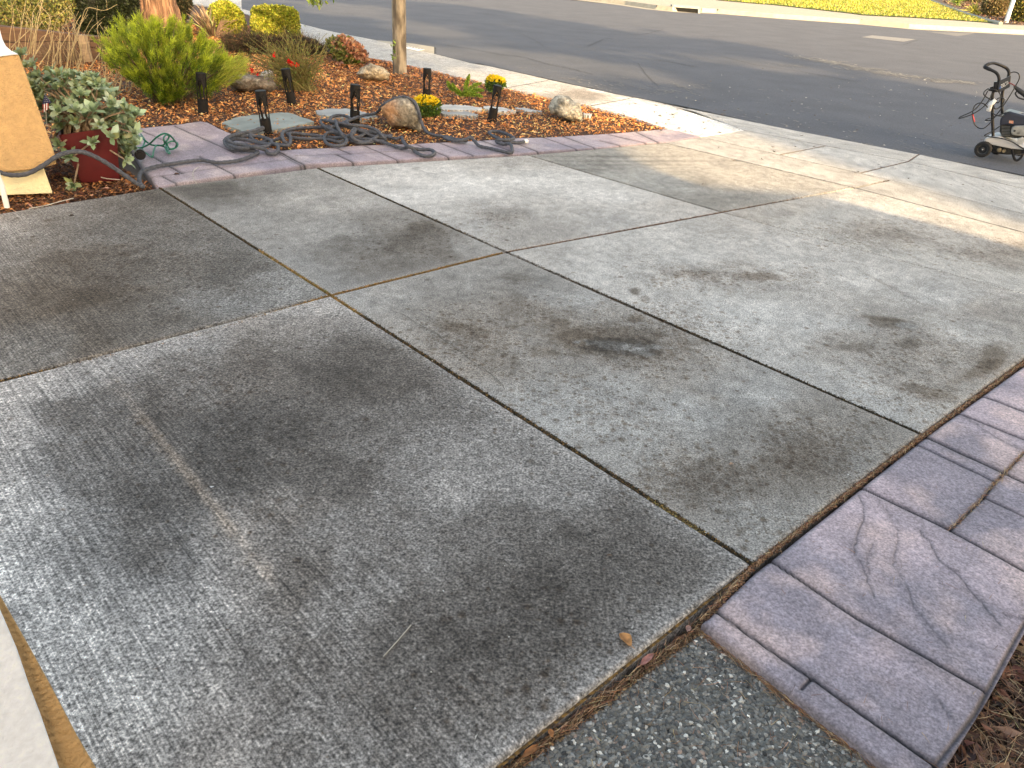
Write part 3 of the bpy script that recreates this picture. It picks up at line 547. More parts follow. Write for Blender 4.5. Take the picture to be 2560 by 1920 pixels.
def scuffs():
    vs = []; fs = []; n = 0
    def sc(c, dirv, L_, W_):
        nonlocal n
        K = 9; a = np.linspace(0, 2*np.pi, K, endpoint=False); r = 1+.35*rng.normal(size=K).clip(-1, 1)
        u = dirv/np.linalg.norm(dirv); vv = np.array([-u[1], u[0]])
        q = c+(np.cos(a)*r*L_/2)[:, None]*u+(np.sin(a)*r*W_/2)[:, None]*vv
        vs.extend([(x, y, -.0068+.00001*(n % 40)) for x, y in q]); fs.append(tuple(range(n*K, n*K+K))); n += 1
    lp = g(zd, [(940, 300), (1150, 330), (1330, 370), (1500, 400), (1700, 430), (1900, 445)]); d = lp[-1]-lp[0]
    for k in range(260):
        q = resample(lp, [rng.random()])[0]+rng.normal(size=2)*[.25, .18]; sc(q, d+rng.normal(size=2)*2, rng.uniform(.05, .4), rng.uniform(.02, .08))
    for zf, cx, cy, sx, sy, m_ in [(zc, 1250, 700, 120, 30, 60), (zc, 1450, 740, 200, 30, 60), (zc, 2050, 770, 130, 30, 60), (zc, 1000, 610, 120, 18, 12), (zd, 320, 470, 90, 15, 30), (zd, 930, 355, 60, 8, 25), (zd, 2160, 240, 50, 6, 25), (zd, 700, 125, 120, 9, 25), (zd, 1000, 600, 500, 60, 80), (zd, 1600, 780, 160, 30, 40)]:
        for k in range(m_):
            q = S(*zf(rng.normal(cx, sx), rng.normal(cy, sy))); sc(q, d+rng.normal(size=2)*1.5, rng.uniform(.03, .18), rng.uniform(.008, .03))
    npmesh('road_scuffs', vs, fs, mat('scuff', (.19, .185, .175), .9, var=.3, vs=30), kind='structure')
scuffs()
# near sidewalk and kerb strip
swn = [P(360, -60), S(*za(1640, 20)), S(*zb(250, 110)), S(*zb(740, 300)), S(*zb(960, 400)), S(*zb(1250, 480)), S(*zb(1700, 570)), S(*zb(2212, 690)), S(*zc(700, 775)), S(*zc(1000, 840)), S(*zc(1350, 910)), S(*zc(1700, 1000)), S(*zc(2040, 1110)), S(*z5(695, 440))]
swf = [P(520, -60), S(*zb(220, 75)), S(*zb(560, 150)), S(*zb(740, 205)), S(*zb(1000, 270)), S(*zb(1400, 348)), S(*zb(1885, 462)), S(*zb(2212, 545)), S(*zc(500, 570)), S(*zc(1100, 705)), S(*zc(1500, 790)), S(*z5(150, 160)), S(*z5(500, 235)), S(*z5(1015, 400))]
conc = mat('far_concrete', (.33, .305, .25), .9, var=.12, vs=6, bump=.2)
swc = slabcol([(700, 60, 165, .05), (900, 120, 165, .1), (1150, 190, 170, .15), (1250, 200, 158, .5), (1400, 240, 205, .02), (1330, 200, 200, .05), (1550, 275, 208, 0), (1450, 290, 205, 0), (1200, 235, 175, .3)], [(1250, 207, 75, 14, 0, .25, .9, .5)], tint=(1, .985, .94))
patch('sidewalk', swn, swf, .045, -.004, swc, material=mc2, kind='structure')
sheet('sidewalk', [S(*zb(x, y)) for x, y in [(1380, 350), (1400, 347), (1700, 374), (1885, 404), (1885, 464), (1640, 410)]], -.003, conc)
kf = [S(*z5(1015, 400)), S(*z5(640, 262)), S(*z5(150, 160)), S(*zc(1500, 790)), S(*zc(1100, 705))][::-1]
kr = [S(*zc(1100, 700))+np.array([.02, .05]), S(*zc(1500, 790))+np.array([.08, .12]), roadn[0], roadn[1], rl[0]]
patch('gutter', [S(*zc(1500, 795)), S(*z5(150, 165)), S(*z5(640, 266)), S(*z5(1010, 404))], [roadn[0]-np.array([.01, .02]), roadn[1]*.5+roadn[0]*.5-np.array([.01, .02]), S(*z5(590, 248)), rl[0]], .08, -.003, flat(170, .1), material=mc2, kind='structure')
for p in [[(1190, 1000), (1370, 915), (1660, 860)], [(1660, 860), (1750, 840)]]:
    ribbon('sidewalk_joint', g(zc, p), .02, .0005, crk, .1, n=30)
ribbon('sidewalk_joint', g(zc, [(640, 760), (950, 705), (1010, 690)]), .02, .0005, crk, .1, n=30)
for p in [[L4a, X4], [X4, L4c]]: ribbon('driveway_joint', p, .011, .0012, crk, .15, n=90)
for p in [[L5a, L5b], [L5b, L5c], [L6a, L6m, L6b, L6c], [L3a, X3], [X4, L5b]]: ribbon('driveway_joint', p, .007, .0012, mat('faint_joint', (.16, .13, .10), .9, var=.4, vs=8), .2, n=90)
for p in [[cj1, L6m], [cj2, L6b], [L6b, rl[1]]]: ribbon('driveway_joint', p, .013, .0016, mat('rusty_joint', (.14, .075, .045), .9, var=.4, vs=8), .15, n=40)
hair = mat('hairline', (.10, .085, .07), .9, var=.3)
zk = zoomf(1000, 600, 1.728)
for k, p in enumerate([[(0, 318), (90, 372), (150, 400), (200, 445), (260, 478), (300, 520), (350, 550), (400, 590), (430, 615), (455, 650)], [(380, 440), (470, 405), (560, 385), (650, 355), (740, 330), (850, 305)]]):
    t_ = np.linspace(0, 1, 90); q_ = resample(g(zk, p), t_)+rng.normal(size=(90, 2))*.0018
    v_ = np.empty((180, 3)); v_[0::2, :2] = q_-np.array([.0012, .0012]); v_[1::2, :2] = q_+np.array([.0012, .0012]); v_[:, 2] = .0045; i_ = np.arange(89)*2
    npmesh('hairline_crack', v_, np.stack([i_, i_+2, i_+3, i_+1], 1), hair, kind='structure')
gr = MB()
for i in range(420):
    q = P(rng.uniform(0, 2200), rng.uniform(420, 1650))
    if not inpoly(np.array([q[0]]), np.array([q[1]]), [TLa, L1p[0], L4a, L4c, m2b, m2a, B0, TLb])[0]: continue
    s_ = rng.gamma(2, .0009); gr.add([(q[0]+rng.normal()*s_, q[1]+rng.normal()*s_, .003+rng.random()*.003) for _ in range(4)], [(0, 1, 2, 3)], [(.7, .68, .64), (.12, .07, .045), (.5, .46, .4)][i % 3])
gr.build('driveway_grit', mat('grit', attr='col', rough=.9, var=.1), kind='stuff')
dk = MB()
for i in range(60):
    q = S(*z5(rng.uniform(200, 1000), rng.uniform(220, 420))); dk.add([(q[0]+rng.normal()*.02, q[1]+rng.normal()*.03, .003+rng.random()*.01) for _ in range(4)], [(0, 1, 2, 3)])
for i in range(40):
    q = P(rng.uniform(1500, 2200), rng.uniform(290, 440)); dk.add([(q[0]+rng.normal()*.012, q[1]+rng.normal()*.018, .003+rng.random()*.01) for _ in range(4)], [(0, 1, 2, 3)])
for i in range(90):
    q = S(*zd(rng.uniform(400, 2200), rng.uniform(350, 800))); dk.add([(q[0]+rng.normal()*.012, q[1]+rng.normal()*.018, .001+rng.random()*.01) for _ in range(4)], [(0, 1, 2, 3)])
dk.build('leaf_litter', mat('litter', (.11, .07, .04), .9, var=.6, vs=4), kind='stuff')
wl = MB()
for i in range(110):
    q = S(*zd(rng.uniform(350, 2150), rng.uniform(380, 800))); s_ = rng.uniform(.006, .016); wl.add([(q[0]+rng.normal()*s_, q[1]+rng.normal()*s_, .001+rng.random()*.01) for _ in range(4)], [(0, 1, 2, 3)])
wl.build('pale_litter', mat('pale_litter', (.6, .58, .52), .8, var=.2), kind='stuff')
# far side of the street
fe = [S(*zd(x, y)) for x, y in [(-900, -70), (-300, -10), (0, 25), (170, 50), (320, 65), (560, 75), (860, 100), (1330, 133), (1620, 160), (2212, 190), (2700, 215)]]
def offs(pts, d):
    p = np.array(pts); t = np.gradient(p, axis=0); t /= np.linalg.norm(t, axis=1)[:, None]; nn = np.stack([-t[:, 1], t[:, 0]], 1); return list(p+nn*d)
xconc = mat('far_concrete', (.33, .305, .25), .9, var=.12, vs=6, bump=.2)
def strip(name, a, b, za_, zb_, m, kind='structure', **k):
    n = len(a); v = [(p[0], p[1], za_) for p in a]+[(p[0], p[1], zb_) for p in b]; f = [(i, i+1, n+i+1, n+i) for i in range(n-1)]
    return npmesh(name, v, f, m, kind=kind, **k)
strip('far_gutter', fe, offs(fe, .5), -.006, .0, conc)
strip('far_kerb', offs(fe, .5), offs(fe, .58), .0, .16, conc)
strip('far_sidewalk', offs(fe, .58), offs(fe, 12), .16, .165, conc)
for x in [(175, 12, 175, 50), (200, 12, 200, 48), (475, 35, 475, 72), (565, 45, 565, 75), (1340, 82, 1337, 133), (1625, 98, 1625, 125), (1857, 115, 1857, 140)]:
    a = S(*zd(x[2], x[3])); i = np.argmin([np.linalg.norm(a-q) for q in fe]); t = np.gradient(np.array(fe), axis=0)[i]; t /= np.linalg.norm(t); nn = np.array([-t[1], t[0]])
    m_ = MB(); m_.box((a[0]+nn[0]*.49, a[1]+nn[1]*.49, .08), (.03, .03, .17)); m_.build('kerb_joint', crk, kind='structure')
lawn_lo = [S(*zd(x, y), .16) for x, y in [(545, 2), (765, 22), (850, 28), (1270, 74), (1340, 84), (1620, 98), (1860, 113), (2085, 130)]]
lawn_hi = [S(*zd(x, y), .2) for x, y in [(1700, 0), (1800, 35), (1950, 90)]]
LP = lawn_lo+lawn_hi[::-1]+[S(*zd(1700, 0), .2)*1.35, S(*zd(850, 28))*1.9, S(*zd(545, 2))*1.6]
sheet('far_lawn', LP, .195, mat('lawn_soil', (.10, .14, .02), .95, var=.35, vs=4))
def lawn():
    p = inpoly_pts(LP, 45000); n = len(p); p3 = np.c_[p, np.full(n, .19)]; D = np.c_[rng.normal(size=(n, 2))*.5, np.ones(n)]
    v, f, c = blades(p3, D, rng.uniform(.05, .11, n), rng.uniform(.02, .045, n), np.zeros(3), 1, vary(None, n, .25, [(.34, .34, .05), (.44, .40, .09), (.22, .26, .03), (.50, .42, .14)]))
    npmesh('grass', v, f, mat('grass_blade', attr='col', rough=.7, transl=.35, var=.1), cols=c, kind='stuff')
lawn()
# white concrete mowing edge and planted bed beyond it
me_ = MB()
ep = [Vector((*S(*zd(x, y), .2), .22)) for x, y in [(1700, 0), (1800, 40), (1900, 78), (2000, 110), (2085, 130)]]
me_.tube(ep, .09, 6); me_.build('lawn_edging', conc, kind='structure')
sheet('far_bed', [S(*zd(x, y), .17) for x, y in [(1700, 0), (1800, 40), (1950, 92), (2085, 131), (2300, 140), (2800, 150)]]+[S(*zd(2800, 150), .17)*2.2, S(*zd(1700, 0), .17)*1.35], .17, mat('bark_soil', (.06, .04, .028), .95, var=.5, vs=6))
# storm drain in the far kerb
sd = empty('storm_drain', (*S(*zd(385, 66)), 0), 'pale concrete kerb inlet with a long dark slot across the street', 'storm drain')
bs_ = S(*zd(385, 66))
def sq(x, y, dep=0): return V(*zd(x, y), bs_, dep)
q = MB(); q.prism([sq(305, 26, .02), sq(455, 38, .02), sq(458, 50, .02), sq(308, 38, .02)], (0, .5, 0)); q.prism([sq(305, 38.5, .02), sq(322, 40.5, .02), sq(322, 66, .02), sq(305, 64, .02)], (0, .5, 0)); q.prism([sq(445, 49.5, .02), sq(458, 50.5, .02), sq(458, 76, .02), sq(445, 74, .02)], (0, .5, 0))
q.build('frame', mat('grey_conc', (.32, .33, .32), .85), sd)
q = MB(); q.prism([sq(322, 41, .06), sq(445, 50, .06), sq(445, 72, .06), sq(322, 65, .06)], (0, .3, 0)); q.build('opening_dark_block', mat('slot_shade_black', (.008, .008, .008), 1), sd)  # solid block; the darkness inside the inlet is put into its colour
# ================================================================== PART 2: objects
def cen(poly): p = np.array(poly, float); return p.mean(0)
def vt(zf, pts, base, dep=0.0):
    if not hasattr(dep, '__len__'): dep = [dep]*len(pts)
    return [V(*zf(x, y), base, d) for (x, y), d in zip(pts, dep)]
def sil_points(zf, poly, n, base, depth, root=None, surf=.35):
    pts = inpoly_pts(poly, n); c = cen(poly); R_ = np.abs(np.array(poly)-c).max(0)
    q = np.linalg.norm((pts-c)/R_, axis=1).clip(0, 1); D = depth*np.sqrt(1-q*q*.85)
    u = rng.uniform(-1, 1, n); u = np.sign(u)*np.abs(u)**surf; dep = u*D+depth*.5
    A = np.array([V(*zf(x, y), base, d) for (x, y), d in zip(pts, dep)])
    if root is None: root = A.mean(0)
    o = A-np.array(root); r = np.linalg.norm(o, axis=1, keepdims=True); return A, o/(r+1e-6), r[:, 0]
def blob_mesh(name, zf, poly, base, depth, material, parent=None, nz_=.03, nf=6, shrink=1.0, pw=.6, colf=None, flat=False, **k):
    po = resample(list(map(np.array, poly))+[np.array(poly[0])], np.linspace(0, 1, 49))[:-1]; c = po.mean(0); n = len(po); v = []; ph = np.linspace(-1.45, 1.45, 17)
    for a in ph:
        s_ = math.cos(a)**pw*shrink; dp = depth*(1+math.sin(a)*shrink)
        for p in po: q = c+(p-c)*s_; v.append(V(*zf(*q), base, dp-depth*.6))
    out = []; ce = sum(v, Vector())/len(v)
    for q in v:
        d = (q-ce).normalized(); h_ = mnoise.fractal(q*nf, .6, 2.0, 5)+.7*(abs(mnoise.noise(q*nf*.8))-.3); out.append(q+d*h_*nz_)
    m = len(ph); f = [(i*n+j, i*n+(j+1) % n, (i+1)*n+(j+1) % n, (i+1)*n+j) for i in range(m-1) for j in range(n)]+[tuple(range(n))[::-1], tuple(range((m-1)*n, m*n))]
    A = np.array(out); cols = None if colf is None else colf(A)
    return npmesh(name, A, f, material, parent, cols=cols, smooth=not flat, **k)
leafm = mat('leaf', attr='col', rough=.55, transl=.22, var=.12, vs=9)
dryleafm = mat('dry_leaf_clump', attr='col', rough=.75, transl=.15, var=.15, vs=9)
barkm = mat('twig_bark', (.12, .08, .05), .9, var=.3, vs=30, bump=.5)
# ------------------------------------------------------------------ mulch beds
gard = list(hi)[::-1]
bedpoly = [S(*z5(455, 390))]+[np.array(q) for q in [p for p in swn[::-1][1:12]]]+[S(*za(1640, 25)), np.array([-14, 24.]), np.array([-14, 4.]), np.array([-5.2, 3.6]), P(0, 468)+np.array([-.3, -.3]), P(0, 462), P(180, 428), L1p[0]]+[lo[0]]+left_e[1:]+list(hi)[:-2]
def bedcheck(x, y): return inpoly(x, y, bedpoly)
sheet('garden_bed', bedpoly, -.03, mat('mulch_soil', (.075, .035, .02), .95, var=.6, vs=25, bump=.8, bs=60))
pil_b = S(133, 481)
def chips(name, poly, n, sz, pal, zfun, keep=None, curl=.3):
    p = inpoly_pts(poly, n)
    if keep is not None: p = p[keep(p)]
    n = len(p); z = zfun(p)+rng.random(n)*.022
    d = np.hypot(p[:, 0], p[:, 1]); L_ = rng.gamma(4, sz/4, n)*(1+(d-6).clip(0, 9)*.05); a = rng.random(n)*2*np.pi
    D = np.stack([np.cos(a), np.sin(a), rng.normal(size=n)*.35], 1)
    c = pal(p, n)
    v, f, cc = leaves(np.c_[p, z]-D*L_[:, None]*.5, D, L_, L_*rng.uniform(.22, .5, n), c, fold=curl, up=np.array([0, 0, 1.]))
    return npmesh(name, v, f, mat('wood_chip', attr='col', rough=.85, var=.25, vs=40), cols=cc, kind='stuff')
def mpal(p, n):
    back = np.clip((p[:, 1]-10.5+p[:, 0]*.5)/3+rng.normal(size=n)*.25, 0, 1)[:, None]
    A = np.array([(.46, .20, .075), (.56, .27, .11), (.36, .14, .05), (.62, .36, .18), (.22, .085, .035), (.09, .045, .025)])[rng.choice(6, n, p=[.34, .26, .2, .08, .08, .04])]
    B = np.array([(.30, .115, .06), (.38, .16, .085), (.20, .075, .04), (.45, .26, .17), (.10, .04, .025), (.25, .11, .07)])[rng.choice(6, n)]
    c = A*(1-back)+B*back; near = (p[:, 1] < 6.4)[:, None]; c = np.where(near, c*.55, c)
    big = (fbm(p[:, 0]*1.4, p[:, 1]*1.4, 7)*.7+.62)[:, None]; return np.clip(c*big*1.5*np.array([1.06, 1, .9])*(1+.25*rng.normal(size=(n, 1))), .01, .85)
bump_z = lambda p: -.02+.05*(fbm(p[:, 0]*1.1, p[:, 1]*1.1, 21)-.4)*np.clip(dline(p[:, 0], p[:, 1], hi+[S(*z5(455, 390))])*2, 0, 1)
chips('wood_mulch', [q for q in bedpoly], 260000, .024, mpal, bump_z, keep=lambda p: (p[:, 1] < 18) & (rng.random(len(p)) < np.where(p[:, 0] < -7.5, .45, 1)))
nb_ = [q for q in ([P(-60, 478), P(0, 461), P(180, 427), L1p[0]+np.array([-.01, .01]), lo[0]+np.array([-.02, 0])]+left_e[1:]+[np.array([-5.2, 7.2]), np.array([-5.2, 4.6])])]
chips('wood_mulch', nb_, 14000, .024, lambda p, n: vary(None, n, .3, [(.20, .075, .035), (.28, .11, .05), (.12, .05, .025), (.36, .2, .11), (.06, .03, .02)]), lambda p: np.full(len(p), -.025))
# bed at the lower right with bark, needles and leaves
rb = [wBig[3], wBig[2], wBig[1], wBig[0], far_o, np.array([5, 1.5]), np.array([1.2, .2])]
sheet('lower_bed', rb, -.075, mat('bed_soil', (.05, .03, .018), .95, var=.6, vs=60, bump=1, bs=90))
vis = [S(2215, 1935), S(2300, 1880), S(2400, 1730), S(2560, 1560), S(2700, 1450), S(2800, 1700), S(2600, 2000), S(2200, 2050)]
def zed(p):                    # the chips bank up to the walkway edge
    return np.full(len(p), -.07)+.02*fbm(p[:, 0]*8, p[:, 1]*8, 2)
kp = lambda p: inpoly(p[:, 0], p[:, 1], rb)
chips('bark_chips', vis, 6500, .034, lambda p, n: vary(None, n, .3, [(.14, .06, .03), (.08, .035, .02), (.24, .13, .07), (.04, .022, .015), (.10, .06, .04)]), zed, keep=kp)
def needles(name, P0, n, L_, w_, pal, flat=.12, dirs=None):
    a = rng.random(n)*2*np.pi if dirs is None else dirs; D = np.stack([np.cos(a), np.sin(a), rng.normal(size=n)*flat], 1)
    v, f, c = blades(P0, D, rng.uniform(*L_, n), np.full(n, w_), rng.normal(size=(n, 3))*np.array([.3, .3, .05]), 3, vary(None, n, .25, pal), side=np.cross(D, np.array([0, 0, 1.])+rng.normal(size=(n, 3))*.3))
    return npmesh(name, v, f, mat('needle', attr='col', rough=.7, var=.1), cols=c, kind='stuff')
npal = [(.30, .13, .06), (.38, .2, .1), (.2, .09, .045), (.5, .34, .18)]
p = inpoly_pts(vis, 1500); p = p[kp(p)]; needles('pine_needles', np.c_[p, zed(p)+.018+rng.random(len(p))*.02], len(p), (.03, .10), .0015, npal, .2)
def edge_needles(pts, n, spread, L_, z=-.004, w_=.0016, pal=npal, ang=.35):
    t = rng.random(n); c = resample(pts, t); d = pts[-1]-pts[0]; a = math.atan2(d[1], d[0]); nn = np.array([-d[1], d[0]])/np.linalg.norm(d)
    c = c+nn*rng.normal(size=(n, 1))*spread; aa = a+rng.normal(size=n)*ang+np.where(rng.random(n) < .5, np.pi, 0)
    needles('pine_needles', np.c_[c, np.full(n, z)+rng.random(n)*.008], n, L_, w_, pal, .06, aa)
edge_needles([P(1110, 1640), P(1520, 1330)], 300, .007, (.015, .06), -.032)
edge_needles([P(1510, 1340), P(1628, 1220), P(1993, 940), P(2212, 782), m2b+(m2b-m2a)*.5], 2300, .003, (.012, .04), -.006)
E_DEB = 1
edge_needles([S(*z6(80, 1075)), S(*z6(500, 1400)), S(*z6(850, 1665))], 420, .007, (.02, .06), -.036)
edge_needles([L1p[1], L1p[2]], 900, .003, (.01, .04), -.012, .0022, [(.22, .13, .05), (.10, .06, .03), (.30, .2, .08)], .25)
edge_needles([L2p[1], L2p[2]], 600, .003, (.01, .035), -.012, .002, [(.18, .09, .05), (.08, .05, .03)], .25)
edge_needles([g(z6, [(1080, 705)])[0], g(z6, [(1300, 475)])[0], g(z6, [(1372, 400)])[0]], 260, .004, (.01, .05), -.004)
p = inpoly_pts([P(1500, 1340), P(2000, 1000), P(2300, 1300), P(2100, 1560), P(1900, 1640)], 60); needles('pine_needles', np.c_[p, np.full(60, .003)], 60, (.02, .05), .0013, npal, .03)
p = inpoly_pts([P(1160, 1640), P(1520, 1360), P(1900, 1650)], 150); needles('pine_needles', np.c_[p, np.full(150, -.036)], 150, (.02, .06), .0012, npal, .03)
# moss and clay packed in the joints around the crossing
def mossline(pts, w_, n, pal, z=-.009):
    t = rng.random(n); c = resample(pts, t)+rng.normal(size=(n, 2))*w_
    D = np.c_[rng.normal(size=(n, 2)), np.abs(rng.normal(size=n))*.3]; v, f, cc = leaves(np.c_[c, np.full(n, z)+rng.random(n)*.006], D, rng.uniform(.005, .013, n), rng.uniform(.004, .008, n), vary(None, n, .25, pal), .2)
    npmesh('joint_moss', v, f, mat('moss', attr='col', rough=.95, var=.3, vs=60), cols=cc, kind='stuff')
org_ = [(.36, .20, .07), (.28, .16, .06), (.42, .26, .11), (.16, .11, .05)]; blk = [(.05, .045, .03), (.08, .06, .035), (.14, .09, .05), (.03, .03, .02)]
mossline([P(390, 735), P(715, 637), P(1085, 545)], .0045, 9000, org_); mossline([P(0, 822), P(390, 735)], .004, 3500, blk+org_[:1])
mossline([P(560, 540), P(715, 637), P(780, 680)], .0045, 4500, org_+[(.14, .16, .05)]); mossline([P(345, 405), P(560, 540)], .0045, 3500, blk)
mossline([P(780, 680), P(1628, 1218)], .004, 12000, blk+blk+[org_[1]]); mossline([P(1400, 1075), P(1520, 1150)], .004, 1200, [(.40, .30, .12), (.3, .2, .08)])
mossline([P(1093, 544), P(1560, 458), P(1920, 389)], .005, 6000, [(.30, .19, .13), (.2, .12, .08), (.1, .07, .05)]); mossline([P(685, 362), P(1993, 937)], .0035, 9000, blk)
mossline([P(1525, 1335), P(1628, 1220), P(1993, 940), P(2212, 782), m2b+(m2b-m2a)*.5], .003, 7000, [(.22, .11, .06), (.15, .08, .05), (.30, .16, .09), (.08, .05, .035)], -.012)
mossline([P(1090, 1655), P(1525, 1335)], .006, 3500, [(.16, .09, .05), (.08, .05, .03), (.26, .17, .09)], -.04)
# ------------------------------------------------------------------ single leaves lying about
def dry_leaf(px, py, L_, W_, rot, col, label, curl=.5, z=.004):
    c = P(px, py, z); v = []; K = 8; J = 4
    for i in range(K+1):
        t = i/K; wv = W_*math.sin(math.pi*min(1, t*.96+.04))**.8/2
        for j in range(J+1):
            s_ = (j/J*2-1); x = (t-.5)*L_; y = s_*wv; zz = curl*(abs(s_)**1.6)*W_*.5*math.sin(math.pi*t)+curl*.25*L_*(t-.4)**2+.0015*math.sin(t*13+s_*4)
            v.append((c[0]+x*math.cos(rot)-y*math.sin(rot), c[1]+x*math.sin(rot)+y*math.cos(rot), z+zz))
    f = [(i*(J+1)+j, (i+1)*(J+1)+j, (i+1)*(J+1)+j+1, i*(J+1)+j+1) for i in range(K) for j in range(J)]
    st = MB(); a = Vector(v[J//2]); st.tube([a, a+Vector((-math.cos(rot)*L_*.3, -math.sin(rot)*L_*.3, .004))], [.0012, .0008], 5); n0 = len(v); v += st.v; f += [tuple(i+n0 for i in q) for q in st.f]
    o = npmesh('fallen_leaf', v, f, mat('leaf_'+'%d' % int(px), col, .6, var=.35, vs=60, transl=.15), smooth=True, label=label, cat='leaf', group='fallen leaves on the concrete'); return o
dry_leaf(1350, 1383, .052, .034, 2.2, (.50, .24, .09), 'curled tan orange leaf lying alone on the dark concrete', .9)
dry_leaf(1398, 1424, .062, .02, .8, (.42, .17, .13), 'pinkish red leaf wedged at the slab edge above the pebble path', .3, -.005)
dry_leaf(1487, 1357, .025, .018, 1.2, (.40, .22, .17), 'small pale pink leaf where slab, walkway and pebble path meet', .3, -.015)
dry_leaf(1146, 1622, .055, .018, .75, (.34, .13, .04), 'long brown leaf in the slab gap at the bottom of the picture', .4, -.015)
dry_leaf(1190, 1583, .022, .016, 1.9, (.45, .18, .06), 'small rusty leaf in the slab gap above the long brown leaf', .5, -.012)
dry_leaf(*[(1700+1265/1.5953)/DK, (880+1470/1.5953)/DK], .06, .03, 1.9, (.25, .08, .04), 'dark red leaf on the needle covered bed', .6, -.045)
dry_leaf(1580, 1003, .02, .014, .4, (.5, .36, .26), 'tiny pale crumpled leaf on the oil spotted slab', .8)
dry_leaf(*[q/DK for q in zf1(150, 1265)], .07, .04, .2, (.16, .06, .04), 'dark red leaf beside the white pipe at the wall foot', .5, .0)
dry_leaf(*[q/DK for q in zf1(1380, 1200)], .05, .03, .5, (.45, .26, .2), 'pale pink leaf on the bark in front of the red planter', .5, .0)
dry_leaf(155, 466, .03, .02, .5, (.06, .045, .035), 'blackened leaf scrap on the slab below the wall', .9)
dry_leaf(*[q/DK for q in zf2(95, 745)], .04, .03, 1.5, (.07, .045, .035), 'dark curled leaf on the walkway near the planter', .9, .0)
dry_leaf(*[q/DK for q in zf2(640, 825)], .05, .03, .3, (.09, .05, .035), 'dark brown leaf scraps on the walkway before the hose', .9, .0)
m_ = MB(); m_.tube([Vector((*P(x, y), .004)) for x, y in [(828, 1420), (860, 1385), (888, 1352)]], .0016, 6); m_.build('fallen_twig', mat('pale_twig', (.42, .38, .32), .8), label='thin pale straight twig on the dark slab', cat='twig')
m_ = MB(); m_.tube(smooth_path([Vector((*S(*zf2(x, y)), .008)) for x, y in [(930, 740), (865, 790), (860, 870), (905, 955)]]), .003, 6); m_.build('fallen_twig', mat('pale_twig'), label='curved pale stem lying across the walkway edge', cat='twig')
m_ = MB(); m_.tube(smooth_path([Vector((*S(*zf1(x, y)), .012)) for x, y in [(380, 1480), (600, 1440), (780, 1390), (960, 1345)]]), .0035, 6); m_.build('fallen_twig', mat('pale_twig'), label='long pale stem along the slab edge under the wall', cat='twig')
m_ = MB(); m_.tube(smooth_path([Vector((*S(*zf1(x, y)), .03)) for x, y in [(1160, 1035), (1280, 1090), (1400, 1120), (1560, 1135)]]), .004, 6); m_.build('fallen_twig', mat('pale_twig'), label='forked pale stem on the bark below the red planter', cat='twig')
# ------------------------------------------------------------------ stucco wall end (left) and near wall corner
tan = mat('tan_stucco', (.56, .35, .165), .9, var=.10, vs=30, bump=1, bs=85, bdist=.012); creamm = mat('cream_stucco', (.80, .70, .45), .9, var=.06, vs=6, bump=.8, bs=50, bdist=.01); whitem = mat('white_stucco', (.84, .89, .98), .85, var=.08, vs=60, bump=.5, bs=160, bdist=.004)
pw = empty('garage_pillar', (pil_b[0]-.5, pil_b[1]-.1, 0), 'tan stucco pillar with cream foot and white moulding at the left edge', 'pillar')
m_ = MB(); m_.prism(vt(zf1, [(-1400, 1290+60), (-1400, 800), (560, 900), (690, 1265)], pil_b, -.02), tuple(np.r_[pil_b/np.linalg.norm(pil_b)*.5+np.array([-.25, .1]), 0])); m_.build('foot', creamm, pw, bevel=.01)
dv = tuple(np.r_[pil_b/np.linalg.norm(pil_b)*.55+np.array([-.3, .1]), 0])
m_ = MB(); m_.prism(vt(za, [(-900, 1500), (-900, 500), (165, 470), (215, 600), (480, 1340), (492, 1418), (380, 1455), (0, 1500)], pil_b, -.06), dv); m_.build('wall', tan, pw, bevel=.012)
m_ = MB(); m_.prism(vt(za, [(-900, 520), (-900, -900), (-250, -900), (-110, -200), (0, 250), (25, 340), (55, 400), (100, 440), (168, 472), (0, 492)], pil_b, -.075), dv); m_.build('moulding', whitem, pw, bevel=.01)
m_ = MB(); m_.tube(vt(zf1, [(-120, 700), (-30, 1030), (20, 1150), (92, 1445)], S(*zf1(90, 1450)), 0), .018, 14); m_.build('white_pipe', mat('pvc', (.8, .78, .72), .4, var=.05), smooth=True, label='short white plastic pipe leaning at the foot of the pillar', cat='pipe')
nb2 = np.array([-.75, .80]); nw = empty('house_corner', (-1.6, .8, 0), 'blurred house wall corner, white beside tan, at the lower left', 'wall')
idt = lambda x, y: (x, y)
m_ = MB(); m_.prism(vt(idt, [(-900, 3000), (-900, 500), (-380, 500), (0, 1511), (47, 1621), (79, 1716), (104, 1780), (152, 1919), (420, 2750)], nb2, -.02), (-.5, .16, 0)); m_.build('white_trim', whitem, nw, bevel=.006)
m_ = MB(); m_.prism(vt(idt, [(-500, 3000), (-380, 800), (0, 1479), (79, 1618), (133, 1716), (196, 1837), (244, 1919), (700, 2750)], nb2, 0), (-.5, .17, 0)); m_.build('wall', tan, nw, bevel=.006)
